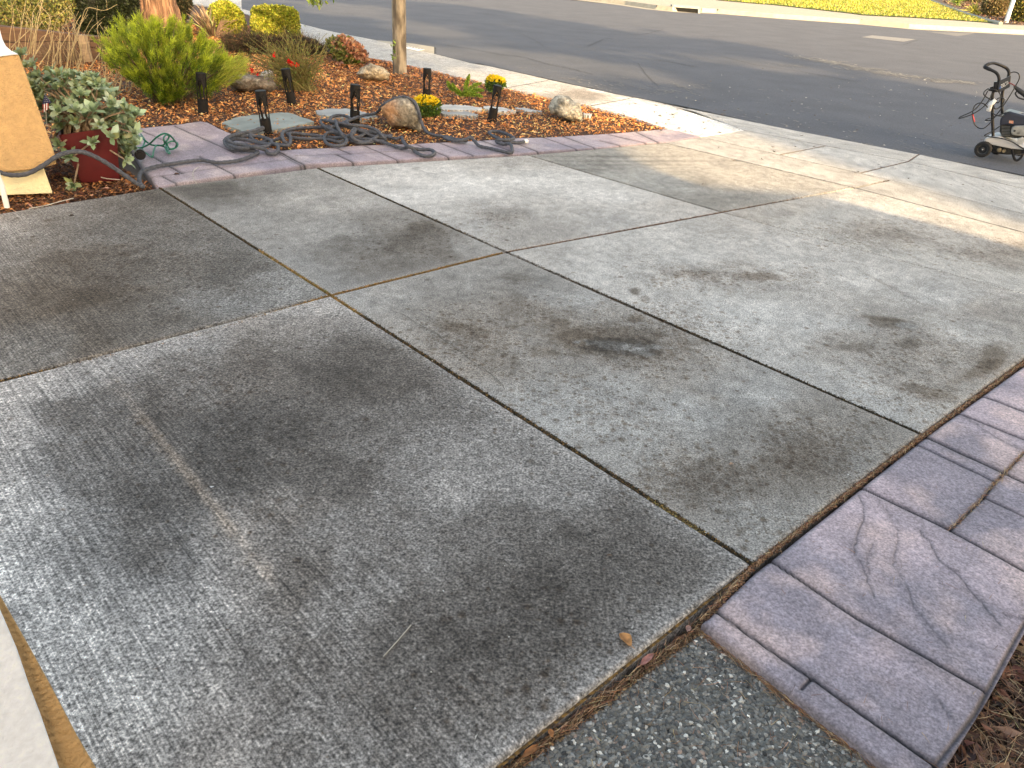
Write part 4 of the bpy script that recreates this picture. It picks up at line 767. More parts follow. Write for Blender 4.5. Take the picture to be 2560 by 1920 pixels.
# ------------------------------------------------------------------ planter with grey green shrub
pb = S(*zf1(1300, 1105)); pe = empty('red_planter', (pb[0], pb[1], -.02), 'tall dark red square planter holding the grey green shrub', 'planter')
fr = vt(zf1, [(760, 510), (1500, 400), (1555, 1095), (1060, 1125)], pb, 0); hd = Vector((*(pb/np.linalg.norm(pb)), 0)); bk = [fr[0]+hd*.40, fr[1]+hd*.40, fr[2]+hd*.30, fr[3]+hd*.30]
m_ = MB(); m_.add(fr+bk, [(3, 2, 1, 0), (4, 5, 6, 7), (1, 2, 6, 5), (3, 0, 4, 7), (2, 3, 7, 6)]); inn = [fr[0]*.92+fr[1]*.04+bk[0]*.04, fr[1]*.92+fr[0]*.04+bk[1]*.04, bk[1]*.92+bk[0]*.04+fr[1]*.04, bk[0]*.92+bk[1]*.04+fr[0]*.04]
redm = mat('red_glaze', (.085, .005, .007), .38, var=.12, vs=12, coat=.2)
m_.add([fr[0], fr[1], bk[1], bk[0]]+inn, [(0, 1, 5, 4), (1, 2, 6, 5), (2, 3, 7, 6), (3, 0, 4, 7)]); m_.build('pot', redm, pe)
m_ = MB(); m_.add([q-Vector((0, 0, .03)) for q in inn], [(0, 1, 2, 3)]); m_.build('soil', mat('dirt'), pe)
root = (fr[0]+fr[1]+bk[0]+bk[1])/4+Vector((0, 0, -.05)); cb = pb*1.02
rp = [(110, 410), (250, 500), (350, 600), (500, 650), (700, 640), (900, 700), (1000, 870), (1150, 950), (1190, 1050), (1200, 1200), (1100, 1400), (1020, 1380), (1000, 1120), (850, 1130), (650, 1080), (450, 1150), (400, 1050), (300, 800), (200, 600)]
sp = empty('succulent_shrub', tuple(root), 'grey green fleshy leaved shrub spilling over the red planter', 'shrub')
A, O, R_ = sil_points(za, rp, 165, cb, .22, root=root)
manual = vt(za, [(520, 1250), (620, 1360), (640, 1590), (800, 1230), (520, 960), (660, 960), (870, 1080), (960, 1190), (740, 700), (1090, 960), (800, 960), (960, 900), (1160, 1150), (1080, 1380)], pb, [-.05, -.06, -.10, -.06, -.05, -.1, -.08, -.06, .1, 0, -.05, 0, -.05, -.05])
cenr = np.r_[A, np.array(manual)]; LV = []; LF = []; LC = []; nn0 = 0
for i, c in enumerate(cenr):
    ax = Vector(c)-root+Vector((0, 0, .25)); ax = (ax.normalized()+Vector((rng.normal()*.3, -.35+rng.normal()*.3, rng.normal()*.3+.15))).normalized(); u = ax.orthogonal().normalized(); w_ = ax.cross(u); k = rng.integers(7, 13)
    th = np.arange(k)*2.4+rng.random()*6; op = np.linspace(.25, 1.25, k)
    D = np.array([(u*math.cos(t)+w_*math.sin(t))*math.sin(o_)+ax*math.cos(o_) for t, o_ in zip(th, op)]); sz = rng.uniform(.07, .115)*(1 if i < 165 else 1.15)
    v, f, cc = leaves(np.repeat([c], k, 0)-D*.01, D, sz*(.55+.45*op/1.25)*rng.uniform(.85, 1.15, k), sz*.38*rng.uniform(.85, 1.15, k), vary(None, k, .12, [(.30, .39, .25), (.38, .47, .33), (.22, .31, .17), (.28, .32, .15)]), .16, up=np.array(ax))
    LV.append(v); LF.append(f+nn0); LC.append(cc); nn0 += len(v)
npmesh('foliage', np.concatenate(LV), np.concatenate(LF), mat('succulent', attr='col', rough=.5, transl=.15, var=.08, vs=30), sp, cols=np.concatenate(LC))
m_ = MB()
for i, c in enumerate(cenr):
    if i % 2 and i < 165: continue
    c = Vector(c); mid = (root+c)/2+Vector((rng.normal()*.05, rng.normal()*.05, .03)); m_.tube(smooth_path([root+Vector((rng.normal()*.08, rng.normal()*.08, -.02)), mid, c], 4), [.011]*4+[.007]*4+[.005], 6)
m_.build('branches', mat('grey_branch', (.26, .19, .13), .9, var=.3, vs=40), sp, smooth=True)
# little flag on a stick stuck in the planter
fb = S(*za(395, 1300)); fl = empty('small_flag', tuple(V(*za(400, 1010), pb, -.1)), 'tiny stars and stripes flag drooping in the grey green shrub', 'flag')
m_ = MB(); m_.tube(vt(za, [(385, 810), (405, 1100)], pb, -.12), .0025, 6); m_.build('stick', mat('pale_twig'), fl)
cv = vt(za, [(385, 815), (443, 888), (365, 902)], pb, -.13); m_ = MB(); m_.prism(cv, (0, .004, 0)); m_.build('canton', mat('navy', (.012, .016, .06), .8), fl)
m_ = MB()
for i in range(4):
    for j in range(i+1):
        c = cv[0]+(cv[1]-cv[0])*((i+.8)/5)*(1-(j/(i+1)))+(cv[2]-cv[0])*((i+.8)/5)*(j/(i+1)); m_.lathe(c+Vector((0, -.004, 0)), (0, -1, 0), [(0, .0022), (.001, .001)], 5)
m_.build('stars', mat('flag_white', (.7, .7, .68), .8), fl)
for k in range(5):
    x0 = 368+k*10; m_ = MB(); m_.prism(vt(za, [(x0, 900-k*2), (x0+9, 898-k*2), (x0+9, 965-k*6), (x0, 975-k*6)], pb, -.13-.004*(k % 2)), (0, .003, 0)); m_.build('stripe', mat('flag_red', (.35, .02, .02), .8) if k % 2 == 0 else mat('flag_white'), fl)
# ------------------------------------------------------------------ dry wand stems behind the planter
db_ = S(*za(560, 780)); stems = [[(520, 730), (560, 600), (640, 400), (700, 200), (750, 70), (900, 90), (1010, 40)], [(430, 680), (470, 500), (560, 350), (700, 130)], [(220, 500), (300, 300), (370, 0)], [(290, 500), (400, 300), (430, 150), (320, 30)], [(150, 480), (170, 330), (225, 0)],
    [(340, 560), (440, 400), (430, 300)], [(100, 410), (200, 310), (285, 230)], [(640, 690), (700, 500), (660, 300), (600, 150)], [(740, 640), (820, 520), (870, 420), (840, 250), (880, 190)], [(850, 900), (960, 760), (1040, 600), (1180, 440), (1200, 300)],
    [(1000, 870), (1040, 700), (1060, 560), (1020, 470), (960, 300)], [(1020, 880), (1060, 650), (1130, 480), (1240, 500), (1300, 560)], [(820, 900), (930, 700), (1050, 440), (900, 230)], [(1090, 860), (1150, 700), (1190, 500), (1160, 380), (1080, 300)], [(560, 700), (590, 520), (600, 300), (540, 120)], [(700, 660), (640, 480), (650, 330), (760, 80)], [(260, 470), (270, 300), (285, 130)], [(960, 820), (900, 640), (880, 480), (930, 330), (1000, 520)]]
for i, s_ in enumerate(stems): pass
dsr = empty('dry_stem_clump', (db_[0], db_[1], 0), 'tall bare straw coloured wands rising behind the grey green shrub', 'dry plant')
m_ = MB()
for i, s_ in enumerate(stems):
    n = len(s_); pts = smooth_path(vt(za, s_, db_, [rng.normal()*.1+k*.02 for k in range(n)]), 5); m_.tube(pts, np.linspace(.0065, .0025, len(pts)), 5)
    for k in range(2):
        j = rng.integers(4, len(pts)-2); q = pts[j]; m_.tube([q, q+Vector((rng.normal()*.025, rng.normal()*.02, rng.uniform(.06, .14))), q+Vector((rng.normal()*.05, rng.normal()*.04, rng.uniform(.16, .28)))], [.0025, .002, .0015], 4)
for k in range(55):
    x0 = rng.uniform(60, 1150); y0 = 480+max(0, x0-300)*.42+rng.uniform(-20, 60); hh = rng.uniform(200, 560); bx = rng.normal()*70+60
    q = vt(za, [(x0, y0), (x0+bx*.25, y0-hh*.4), (x0+bx*.6+rng.normal()*18, y0-hh*.75), (x0+bx*1.3, y0-hh)], db_, [rng.normal()*.15]*4); m_.tube(smooth_path(q, 4), np.linspace(.0035, .0016, 13), 4)
m_.build('stems', mat('straw', (.46, .34, .18), .8, var=.25, vs=12), dsr)
# ------------------------------------------------------------------ hoses
def hosepath(seq):
    out = []
    for zf, pts in seq:
        for p_ in pts: out.append(Vector((*S(*zf(p_[0], p_[1]), p_[2]), p_[2])))
    return out
B1 = S(*zf1(1875, 1200)); hp = []
air = [(-260, 900, 0), (-120, 955, 0), (0, 990, 0), (150, 1025, 0), (350, 1008, 0), (560, 900, 0), (720, 790, .08), (850, 738, .25), (1000, 718, .4), (1150, 750, .55), (1350, 850, .7), (1550, 980, .85), (1750, 1120, .97), (1850, 1190, 1.)]
for x, y, t in air:
    q = V(*zf1(x, y), pil_b, -.10); r_ = V(*zf1(x, y), B1, 0); hp.append(q*(1-t)+r_*t)
hp[-1].z = .02; hp[-2].z = max(hp[-2].z, .035)
hp += hosepath([(zf2, [(175, 970, .03), (145, 880, .04), (175, 790, .03), (300, 738, .02), (450, 702, .02), (600, 680, .02), (800, 650, .02), (980, 635, .02), (1150, 665, .02), (1300, 660, .02), (1450, 640, .02), (1600, 590, .02), (1710, 530, .02), (1600, 510, .02), (1400, 495, .02), (1300, 440, .02), (1275, 370, .03),
    (1350, 325, .05), (1500, 318, .05), (1700, 320, .04), (1830, 350, .04), (1895, 400, .04), (1830, 450, .05), (1650, 470, .05), (1480, 478, .05), (1350, 440, .04), (1320, 390, .03), (1420, 355, .03), (1580, 370, .03), (1760, 415, .03), (1950, 425, .06), (1975, 500, .03), (1930, 550, .02), (1840, 540, .02), (1810, 500, .03), (1700, 470, .07), (1550, 440, .06), (1380, 410, .06), (1310, 340, .08), (1450, 290, .08), (1640, 250, .07), (1775, 205, .07), (1740, 245, .05), (1600, 305, .05), (1720, 400, .03), (1850, 370, .02)]),
    (zb, [(480, 1215, .03), (560, 1190, .05), (585, 1140, .06), (650, 1118, .05), (760, 1105, .02), (900, 1100, .02), (1000, 1100, .03), (1090, 1160, .04), (1130, 1210, .05), (1100, 1250, .03), (1030, 1260, .02), (960, 1240, .02), (935, 1190, .03), (970, 1145, .06), (1050, 1150, .06), (1120, 1200, .03), (1060, 1225, .02), (930, 1200, .02), (760, 1198, .02), (640, 1185, .02), (600, 1140, .05), (570, 1160, .07), (590, 1220, .06), (630, 1250, .02), (560, 1250, .02), (480, 1245, .02), (620, 1255, .03), (645, 1200, .05), (640, 1150, .03), (780, 1162, .02), (920, 1178, .02), (1050, 1190, .03), (1180, 1160, .09),
        (1200, 1110, .11), (1170, 1150, .10), (1190, 1200, .06), (1290, 1228, .02), (1390, 1180, .06), (1410, 1140, .07), (1330, 1135, .07), (1240, 1180, .04), (1140, 1180, .05), (1000, 1120, .08), (930, 1090, .09), (908, 1040, .10), (1000, 1050, .13), (1150, 1078, .13), (1280, 1090, .12), (1380, 1120, .11), (1440, 1175, .07), (1460, 1210, .03), (1380, 1220, .02), (1250, 1235, .02), (1130, 1200, .04), (1090, 1160, .08), (1050, 1100, .12), (1030, 1045, .14), (1000, 1100, .06), (950, 1120, .05), (1060, 1080, .07), (1180, 1110, .06), (1280, 1165, .03), (1400, 1190, .02), (1515, 1168, .02), (1450, 1185, .03), (1350, 1175, .04), (1250, 1130, .08), (1120, 1090, .10), (1000, 1060, .10), (990, 1020, .09), (1040, 998, .06), (1110, 1000, .06), (1160, 1030, .07),
        (1080, 1070, .11), (980, 1110, .08), (1020, 1150, .03), (1200, 1200, .02), (1350, 1205, .04), (1480, 1240, .02), (1600, 1280, .02), (1680, 1272, .03), (1720, 1310, .02), (1780, 1343, .02), (1850, 1348, .02), (1890, 1320, .02), (1850, 1293, .02), (1750, 1290, .02), (1660, 1265, .06), (1620, 1225, .04), (1600, 1185, .03), (1560, 1200, .02), (1480, 1180, .03), (1380, 1150, .06), (1250, 1120, .09), (1130, 1060, .11), (1190, 1025, .09), (1270, 998, .05), (1350, 985, .04), (1400, 965, .04)])])
bb = S(*zb(1600, 1105)); hp += vt(zb, [(1440, 912), (1520, 862), (1600, 838), (1650, 842), (1710, 880), (1752, 970), (1775, 1060)], bb, [.05, .06, .02, -.02, -.06, -.12, -.12])
hp += hosepath([(zb, [(1820, 1140, .03), (1900, 1170, .02), (2000, 1182, .02), (2080, 1210, .02), (2160, 1216, .02)]), (zf4, [(60, 968, .02), (150, 1005, .02), (250, 1010, .03), (345, 990, .05), (405, 962, .07), (450, 1010, .04), (520, 1080, .02), (650, 1108, .02), (800, 1145, .02), (935, 1168, .02), (950, 1110, .03), (915, 1052, .03), (830, 1052, .02), (750, 1028, .02), (760, 1000, .04), (860, 1000, .05), (965, 985, .04), (940, 950, .03), (800, 895, .02), (700, 885, .02), (645, 905, .02), (720, 960, .02), (850, 1010, .03), (960, 1032, .02), (1050, 1032, .02), (1115, 1020, .02)])])
hose = empty('garden_hose', (B1[0], B1[1], 0), 'thick grey fabric covered hose heaped in loops on the walkway and mulch', 'hose')
pth = smooth_path(hp, 7); rr = [.0165+.0014*math.sin(i*1.9)+.0012*mnoise.noise(q*30) for i, q in enumerate(pth)]
m_ = MB(); m_.tube(pth, rr, 10); m_.build('sleeve', mat('hose_fabric', (.080, .084, .098), .85, var=.35, vs=45, bump=.9, bs=150), hose, smooth=True)
m_ = MB(); d = (pth[-1]-pth[-3]).normalized(); m_.lathe(pth[-1], d, [(-.01, .019), (.0, .021), (.02, .021), (.022, .024), (.035, .024), (.036, .018), (.045, .017)], 16); m_.build('connector', mat('white_plastic', (.75, .74, .70), .4), hose, smooth=True)
# green garden cable by the planter
gb = S(*zf2(150, 600)); gpts = [(0, 590, .03), (-60, 500, .1), (70, 270, .10), (130, 300, .1), (220, 370, .09), (300, 430, .05), (420, 440, .05), (480, 420, .07), (470, 340, .12), (510, 300, .13), (540, 330, .10), (500, 400, .06), (505, 460, .04), (560, 490, .03), (640, 460, .03), (650, 410, .05), (580, 385, .06), (515, 420, .05), (530, 500, .03), (550, 545, .02), (515, 530, .02), (480, 460, .04), (380, 440, .05), (340, 500, .04), (320, 590, .02), (260, 560, .02), (190, 490, .04), (220, 380, .08), (170, 290, .10)]
gp2 = [(80, 470, .06), (170, 470, .06), (280, 420, .10), (380, 330, .17), (470, 285, .20), (540, 300, .18), (600, 360, .13), (640, 430, .06), (600, 485, .02), (540, 475, .02), (500, 400, .08), (470, 370, .12)]
gh = empty('green_cable', (gb[0], gb[1], 0), 'thin green garden hose tangled on the walkway beside the planter', 'hose'); m_ = MB()
for q in (gpts, gp2): m_.tube(smooth_path([Vector((*S(*zf2(x, y), z), z)) for x, y, z in q], 6), .0075, 8)
m_.build('tube', mat('green_rubber', (.008, .13, .075), .35, var=.15), gh, smooth=True)
m_ = MB(); c = Vector((*S(*zf2(150, 545), .05), .05)); m_.lathe(c, (.5, -.8, 0), [(0, .02), (0, .045), (.05, .045), (.05, .03), (.06, .03)], 20); m_.build('spray_head', mat('black_plastic', (.02, .02, .022), .4, var=.1), gh, smooth=True)
# ------------------------------------------------------------------ stones
def rockcol(base, lich, acc=None):
    def f(A):
        n = np.array([mnoise.fractal(Vector(q)*9, .6, 2, 5) for q in A]); n2 = np.array([mnoise.fractal(Vector(q)*28+Vector((4, 1, 7)), .6, 2, 4) for q in A])
        k = np.clip(n*1.6+.5, 0, 1)[:, None]; c = np.array(base)*(1-k)+np.array(lich)*k; return np.clip(c*(1+.5*n2[:, None]), .01, .8)
    return f
rockm = mat('rock', attr='col', rough=.92, var=.4, vs=30, bump=1, bs=45, bdist=.02)
def rock(zf, poly, basepx, depth, base, lich, label, nz_=.03, colf=None, group='boulders in the mulch bed', pw=.6):
    return blob_mesh('rock', zf, poly, S(*zf(*basepx)), depth, rockm, nz_=nz_, nf=5, colf=colf or rockcol(base, lich), label=label, cat='rock', group=group, pw=pw)
rock(zb, [(115, 720), (130, 670), (180, 645), (270, 640), (380, 652), (480, 690), (520, 740), (480, 785), (250, 800), (160, 785)], (300, 790), .22, (.14, .11, .09), (.24, .22, .19), 'long low grey brown boulder beside the feathery green bush')
rock(zb, [(380, 660), (400, 625), (455, 608), (500, 630), (510, 680), (450, 700)], (450, 690), .12, (.36, .33, .28), (.5, .48, .42), 'small pale stone behind the long grey boulder', .015)
def bcol(A):
    c = rockcol((.15, .13, .10), (.30, .27, .22))(A); n = np.array([mnoise.noise(Vector(q)*5) for q in A]); x = A[:, 0]-bb[0]+A[:, 2]*.0+.06*n; k = 1/(1+np.exp((x+.05)*40)); br = np.array([.46, .23, .11])*(1+.25*n[:, None]); return c*(1-k[:, None])+br*k[:, None]
rock(zb, [(1428, 930), (1450, 900), (1520, 865), (1600, 842), (1680, 848), (1740, 890), (1768, 990), (1785, 1090), (1778, 1165), (1740, 1150), (1640, 1105), (1530, 1095), (1475, 1040), (1440, 985)], (1600, 1105), .24, None, None, 'upright boulder, brown left face, with the hose draped over it', .03, bcol, pw=.35)
rock(zb, [(1222, 640), (1260, 585), (1330, 555), (1440, 580), (1505, 635), (1490, 690), (1430, 710), (1300, 690)], (1370, 690), .24, (.30, .23, .15), (.46, .38, .27), 'tan boulder at the foot of the slim street tree')
rock(zc, [(1016, 930), (1040, 880), (1068, 838), (1110, 825), (1200, 850), (1270, 890), (1308, 970), (1300, 1050), (1200, 1055), (1110, 1010), (1030, 975)], (1190, 1035), .22, (.20, .19, .16), (.50, .46, .38), 'round pale grey boulder nearest the sidewalk point')
rock(zb, [(725, 360), (760, 335), (810, 330), (870, 345), (905, 385), (890, 420), (740, 420)], (820, 410), .4, (.03, .028, .026), (.06, .055, .05), 'dark flat boulder right of the clipped hedge', .05)
rock(zb, [(895, 410), (930, 400), (1000, 410), (1010, 460), (960, 480), (900, 470)], (950, 470), .3, (.028, .025, .024), (.05, .045, .04), 'black stone between the dark boulder and the rusty bush', .05)
def flag(zf, poly, label, col=(.30, .31, .29), z=.0, th=.05):
    po = resample([np.array(p, float) for p in poly]+[np.array(poly[0], float)], np.linspace(0, 1, 61))[:-1]; po = po+rng.normal(size=po.shape)*2.2; pts = [S(*zf(*q), z) for q in po]
    c = sum(pts)/len(pts); v = [(q[0], q[1], z) for q in pts]+[(q[0], q[1], z-th) for q in pts]; n = len(pts); f = [tuple(range(n)), tuple(range(n, 2*n))[::-1]]+[(i, n+i, n+(i+1) % n, (i+1) % n) for i in range(n)]
    return npmesh('flagstone', v, f, mat('slate%d' % int(col[0]*100), col, .8, var=.18, vs=5, bump=.5, bs=20), label=label, cat='stepping stone', group='flagstones in the mulch')
flag(zb, [(50, 1060), (180, 1010), (550, 972), (640, 976), (850, 1050), (700, 1080), (560, 1110), (440, 1132), (250, 1142)], 'large grey green flagstone under the leaning lantern', (.25, .28, .26), .014)
flag(zb, [(860, 955), (960, 940), (1130, 936), (1250, 960), (1400, 1000), (1250, 1035), (1080, 1010), (880, 990)], 'bluish flagstone behind the hose heap', (.33, .34, .33), .012)
flag(zc, [(40, 905), (230, 905), (330, 915), (440, 930), (420, 950), (200, 950), (40, 945)], 'pale flat flagstone right of the low yellow flowers', (.46, .45, .42), .012)
flag(zc, [(445, 915), (600, 925), (730, 955), (640, 965), (540, 965), (450, 935)], 'pale flagstone behind the right leaning lantern', (.48, .47, .44), .012)
flag(zc, [(715, 930), (800, 932), (950, 962), (820, 960)], 'narrow pale flagstone left of the round boulder', (.44, .43, .41), .012)
flag(zc, [(60, 965), (300, 962), (400, 985), (380, 1000), (100, 985)], 'thin grey flagstone sunk in mulch below the pale one', (.30, .30, .29), .025)
flag(zc, [(1310, 975), (1380, 985), (1370, 998), (1310, 993)], 'small grey flagstone tip right of the round boulder', (.38, .38, .37), .025)
# ------------------------------------------------------------------ lantern bollards
def bollard_parts(parent):
    R0, Ht = .054, .40; NA, NZ = 72, 60; v = []; f = []
    for j in range(NZ+1):
        for i in range(NA):
            a = 2*math.pi*i/NA; v.append((R0*math.cos(a), R0*math.sin(a), Ht*j/NZ))
    r = random.Random(4)
    def solid(i, j):
        t = (j+.5)/NZ; a = (i+.5)/NA*2*math.pi
        if t < .31 or t > .91: return True
        u = a*4/(2*math.pi); k = u-math.floor(u)-.5; trunk = .13
        wob = .05*math.sin(t*16+math.floor(u)*2)
        if t < .36: return abs(k+wob) < trunk+(.36-t)*5*.3
        if t < .58: return abs(k+wob) < trunk*(1.1-.9*(t-.3))
        b1 = abs(abs(k+wob)-(t-.56)*.9) < .075; b2 = abs(abs(k+wob)-(t-.68)*.7) < .06 and t > .66; b3 = abs(k+wob) < .06
        hx = mnoise.noise(Vector((math.cos(a)*4.2, math.sin(a)*4.2, t*15)))
        return b1 or b2 or b3 or (t > .66 and hx > .12) or (t > .86 and hx > -.1)
    for j in range(NZ):
        for i in range(NA):
            if solid(i, j): i2 = (i+1) % NA; f.append((j*NA+i, j*NA+i2, (j+1)*NA+i2, (j+1)*NA+i))
    bz = mat('bronze_metal', (.010, .008, .007), .65, var=.2, vs=30, spec=.25)
    o = npmesh('shell', v, f, bz, parent, smooth=True); o.location = (0, 0, 0)
    sm = o.modifiers.new('thick', 'SOLIDIFY'); sm.thickness = .003
    m_ = MB(); m_.lathe((0, 0, Ht), (0, 0, 1), [(-.006, .0535), (.004, .0555), (.008, .052), (.009, .02)], 40); o2 = m_.build('cap', bz, parent, smooth=True)
    m_ = MB(); m_.cyl((0, 0, .33), (0, 0, .39), .03, 16); o3 = m_.build('lamp', mat('lamp_core', (.05, .045, .04), .5), parent)
    m_ = MB(); m_.lathe((0, 0, 0), (0, 0, 1), [(-.06, .058), (0.0, .058), (.012, .057), (.014, .054)], 40); m_.build('base', bz, parent, smooth=True)
BD = [((508, 278), (502, 184), 'upright dark lantern against the feathery green bush'), ((667, 330), (651, 228), 'largest dark lantern, leaning left, on the big flagstone'), ((729.5, 257.5), (713.6, 172), 'dark lantern leaning left in front of the red flowered bush'),
      ((887, 307), (888, 212), 'upright dark lantern right behind the hose heap'), ((1066, 247), (1068, 171), 'dark lantern standing behind the low yellow flowers'), ((1230, 297), (1245, 214), 'dark lantern leaning right with yellow flowers behind its top')]
proto = None
for (b_, t_, lb) in BD:
    bw_ = S(*b_); top = V(*t_, bw_); ax = (top-Vector((*bw_, 0))); sc_ = ax.length/.40; q = Vector((0, 0, 1)).rotation_difference(ax.normalized())
    if proto is None:
        o = empty('garden_lantern', (0, 0, 0)); bollard_parts(o); proto = o; kids = list(o.children)
    else:
        o = proto.copy(); SC.collection.objects.link(o)
        for ch in kids: c = ch.copy(); SC.collection.objects.link(c); c.parent = o
    o.rotation_mode = 'QUATERNION'; o.rotation_quaternion = q @ Vector((0, 0, 1)).rotation_difference(Vector((0, 0, 1))); o.location = (bw_[0], bw_[1], -.005); o.scale = (1, 1, 1)
    if abs(sc_-1) > .02: o.scale = (sc_*.5+.5,)*2+(sc_,)
    tag(o, lb, 'garden light', 'cut metal lanterns in the mulch')
# ------------------------------------------------------------------ plants
def leafcloud(name, parent, A, D, L_, W_, cols, fold=.2, m=leafm, **k):
    v, f, c = leaves(A, D, L_, W_, cols, fold); return npmesh(name, v, f, m, parent, cols=c, **k)
gbase = S(*za(1480, 905)); gx = empty('feathery_bush', (gbase[0], gbase[1], 0), 'large feathery lime green bush behind the walkway', 'bush')
gpoly = [(960, 270), (1040, 210), (1120, 215), (1250, 165), (1400, 170), (1520, 170), (1600, 215), (1720, 290), (1850, 350), (1930, 430), (2010, 560), (1980, 650), (1880, 740), (1720, 830), (1560, 890), (1420, 890), (1300, 810), (1150, 700), (1020, 600), (920, 520), (860, 440), (850, 380), (930, 330)]
rt = V(*za(1450, 840), gbase, .3); kc = 330; Ac, Oc, _r = sil_points(za, gpoly, kc, gbase, .62, root=rt, surf=.25); ax = Oc+np.array([0, 0, .45])+rng.normal(size=(kc, 3))*.28; ax /= np.linalg.norm(ax, axis=1, keepdims=True)
n = kc*120; ii = np.repeat(np.arange(kc), 120); t = rng.random(n)[:, None]; pl_ = rng.uniform(.13, .26, kc)[ii][:, None]
A = Ac[ii]-ax[ii]*.14+ax[ii]*pl_*t+rng.normal(size=(n, 3))*.022*(1.1-t*.6); D = ax[ii]+rng.normal(size=(n, 3))*.42
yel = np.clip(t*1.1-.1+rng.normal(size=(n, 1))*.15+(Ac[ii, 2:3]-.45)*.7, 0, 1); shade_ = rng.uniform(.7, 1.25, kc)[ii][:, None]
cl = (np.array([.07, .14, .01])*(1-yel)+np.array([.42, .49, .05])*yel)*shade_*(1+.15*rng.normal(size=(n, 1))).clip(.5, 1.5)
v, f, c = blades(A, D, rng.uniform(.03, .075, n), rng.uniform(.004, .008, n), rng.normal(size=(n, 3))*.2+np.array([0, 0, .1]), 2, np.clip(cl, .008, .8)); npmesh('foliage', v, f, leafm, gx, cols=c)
m_ = MB()
for k in range(70):
    q = Vector(Ac[rng.integers(kc)]); m_.tube(smooth_path([rt+Vector((rng.normal()*.08, rng.normal()*.08, -.25)), (rt+q)/2+Vector((0, 0, -.06)), q], 3), [.012]*3+[.007]*3+[.003], 5)
m_.build('branches', barkm, gx)
wisp = []; 
# loose outer sprays of the bush to the right
A, O, R_ = sil_points(za, [(1900, 560), (2050, 480), (2130, 540), (2110, 640), (1950, 760), (1850, 740)], 1200, gbase, .25, root=rt); v, f, c = blades(A, O+np.array([0, 0, .2])+rng.normal(size=A.shape)*.3, rng.uniform(.05, .12, len(A)), np.full(len(A), .005), rng.normal(size=A.shape)*.2, 2, vary((.36, .40, .06), len(A), .25)); npmesh('sprays', v, f, leafm, gx, cols=c)
def hedge(zf, poly, basepx, depth, label, pal, n=14000, sz=.05, group='clipped hedges by the sidewalk', name='clipped_hedge', core=(.03, .035, .008), cat='hedge', shr=.74, corem=True):
    b_ = S(*zf(*basepx)); e = empty(name, (b_[0], b_[1], 0), label, cat, group)
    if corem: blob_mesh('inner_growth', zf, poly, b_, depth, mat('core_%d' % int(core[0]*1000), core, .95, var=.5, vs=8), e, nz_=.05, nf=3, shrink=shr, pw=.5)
    A, O, R_ = sil_points(zf, poly, n, b_, depth, surf=.12); D = O+rng.normal(size=A.shape)*.7
    leafcloud('foliage', e, A, D, rng.uniform(.6, 1.3, n)*sz, rng.uniform(.4, .7, n)*sz, vary(None, n, .25, pal)*(.6+.8*fbm(A[:, 0]*4, A[:, 2]*4, 6))[:, None].clip(.3, 1.5)); return e
hp_ = [(.42, .42, .06), (.34, .36, .05), (.5, .48, .10), (.2, .26, .03)]
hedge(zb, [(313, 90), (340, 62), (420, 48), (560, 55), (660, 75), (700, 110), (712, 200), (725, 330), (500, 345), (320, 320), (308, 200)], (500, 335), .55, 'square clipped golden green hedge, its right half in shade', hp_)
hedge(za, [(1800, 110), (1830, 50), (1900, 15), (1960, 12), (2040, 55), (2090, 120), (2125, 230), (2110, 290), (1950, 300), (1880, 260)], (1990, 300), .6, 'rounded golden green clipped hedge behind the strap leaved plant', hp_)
hedge(za, [(640, -120), (1190, -120), (1195, 60), (1190, 150), (1100, 240), (950, 300), (800, 300), (680, 250), (640, 120)], (980, 310), .6, 'tall dark evergreen shrub behind the timber edging', [(.012, .02, .007), (.022, .03, .01), (.008, .012, .005)], 16000, .045, None, 'evergreen_shrub', (.004, .005, .002), 'shrub')
hedge(za, [(1500, -60), (1640, -60), (1660, 60), (1600, 180), (1520, 200)], (1580, 200), .4, 'small dark shrub between the big trunk and the strap leaved plant', [(.05, .06, .03), (.10, .08, .04)], 3500, .05, None, 'dark_shrub', (.01, .01, .006), 'shrub')
ob = S(*za(330, 330)); oe = empty('olive_shrub', (ob[0], ob[1], 0), 'loose olive green shrub with bare twigs at the upper left corner', 'shrub')
A, O, R_ = sil_points(za, [(-100, -100), (640, -100), (650, 60), (600, 180), (480, 250), (300, 300), (100, 260), (-100, 260)], 8000, ob, .7); leafcloud('foliage', oe, A, rng.normal(size=A.shape), rng.uniform(.03, .06, len(A)), rng.uniform(.015, .03, len(A)), vary(None, len(A), .3, [(.13, .14, .035), (.19, .19, .05), (.06, .08, .02), (.24, .20, .06)])*(.45+.9*fbm(A[:, 0]*4, A[:, 2]*4, 16))[:, None])
m_ = MB(); r0 = V(*za(330, 420), ob, .3)
for k in range(60):
    q = Vector(A[rng.integers(len(A))]); m_.tube(smooth_path([r0+Vector((rng.normal()*.4, rng.normal()*.2, -.2)), (r0+q)/2+Vector((rng.normal()*.1, 0, 0)), q], 3), [.012]*3+[.007]*3+[.003], 5)
m_.build('branches', mat('grey_twig', (.20, .14, .08), .9), oe)
blob_mesh('inner_growth', za, [(-100, -100), (600, -100), (600, 60), (500, 170), (300, 240), (-100, 230)], ob*1.12, .3, mat('core_15', (.014, .016, .006), .95, var=.5, vs=8), oe, nz_=.08, nf=3)
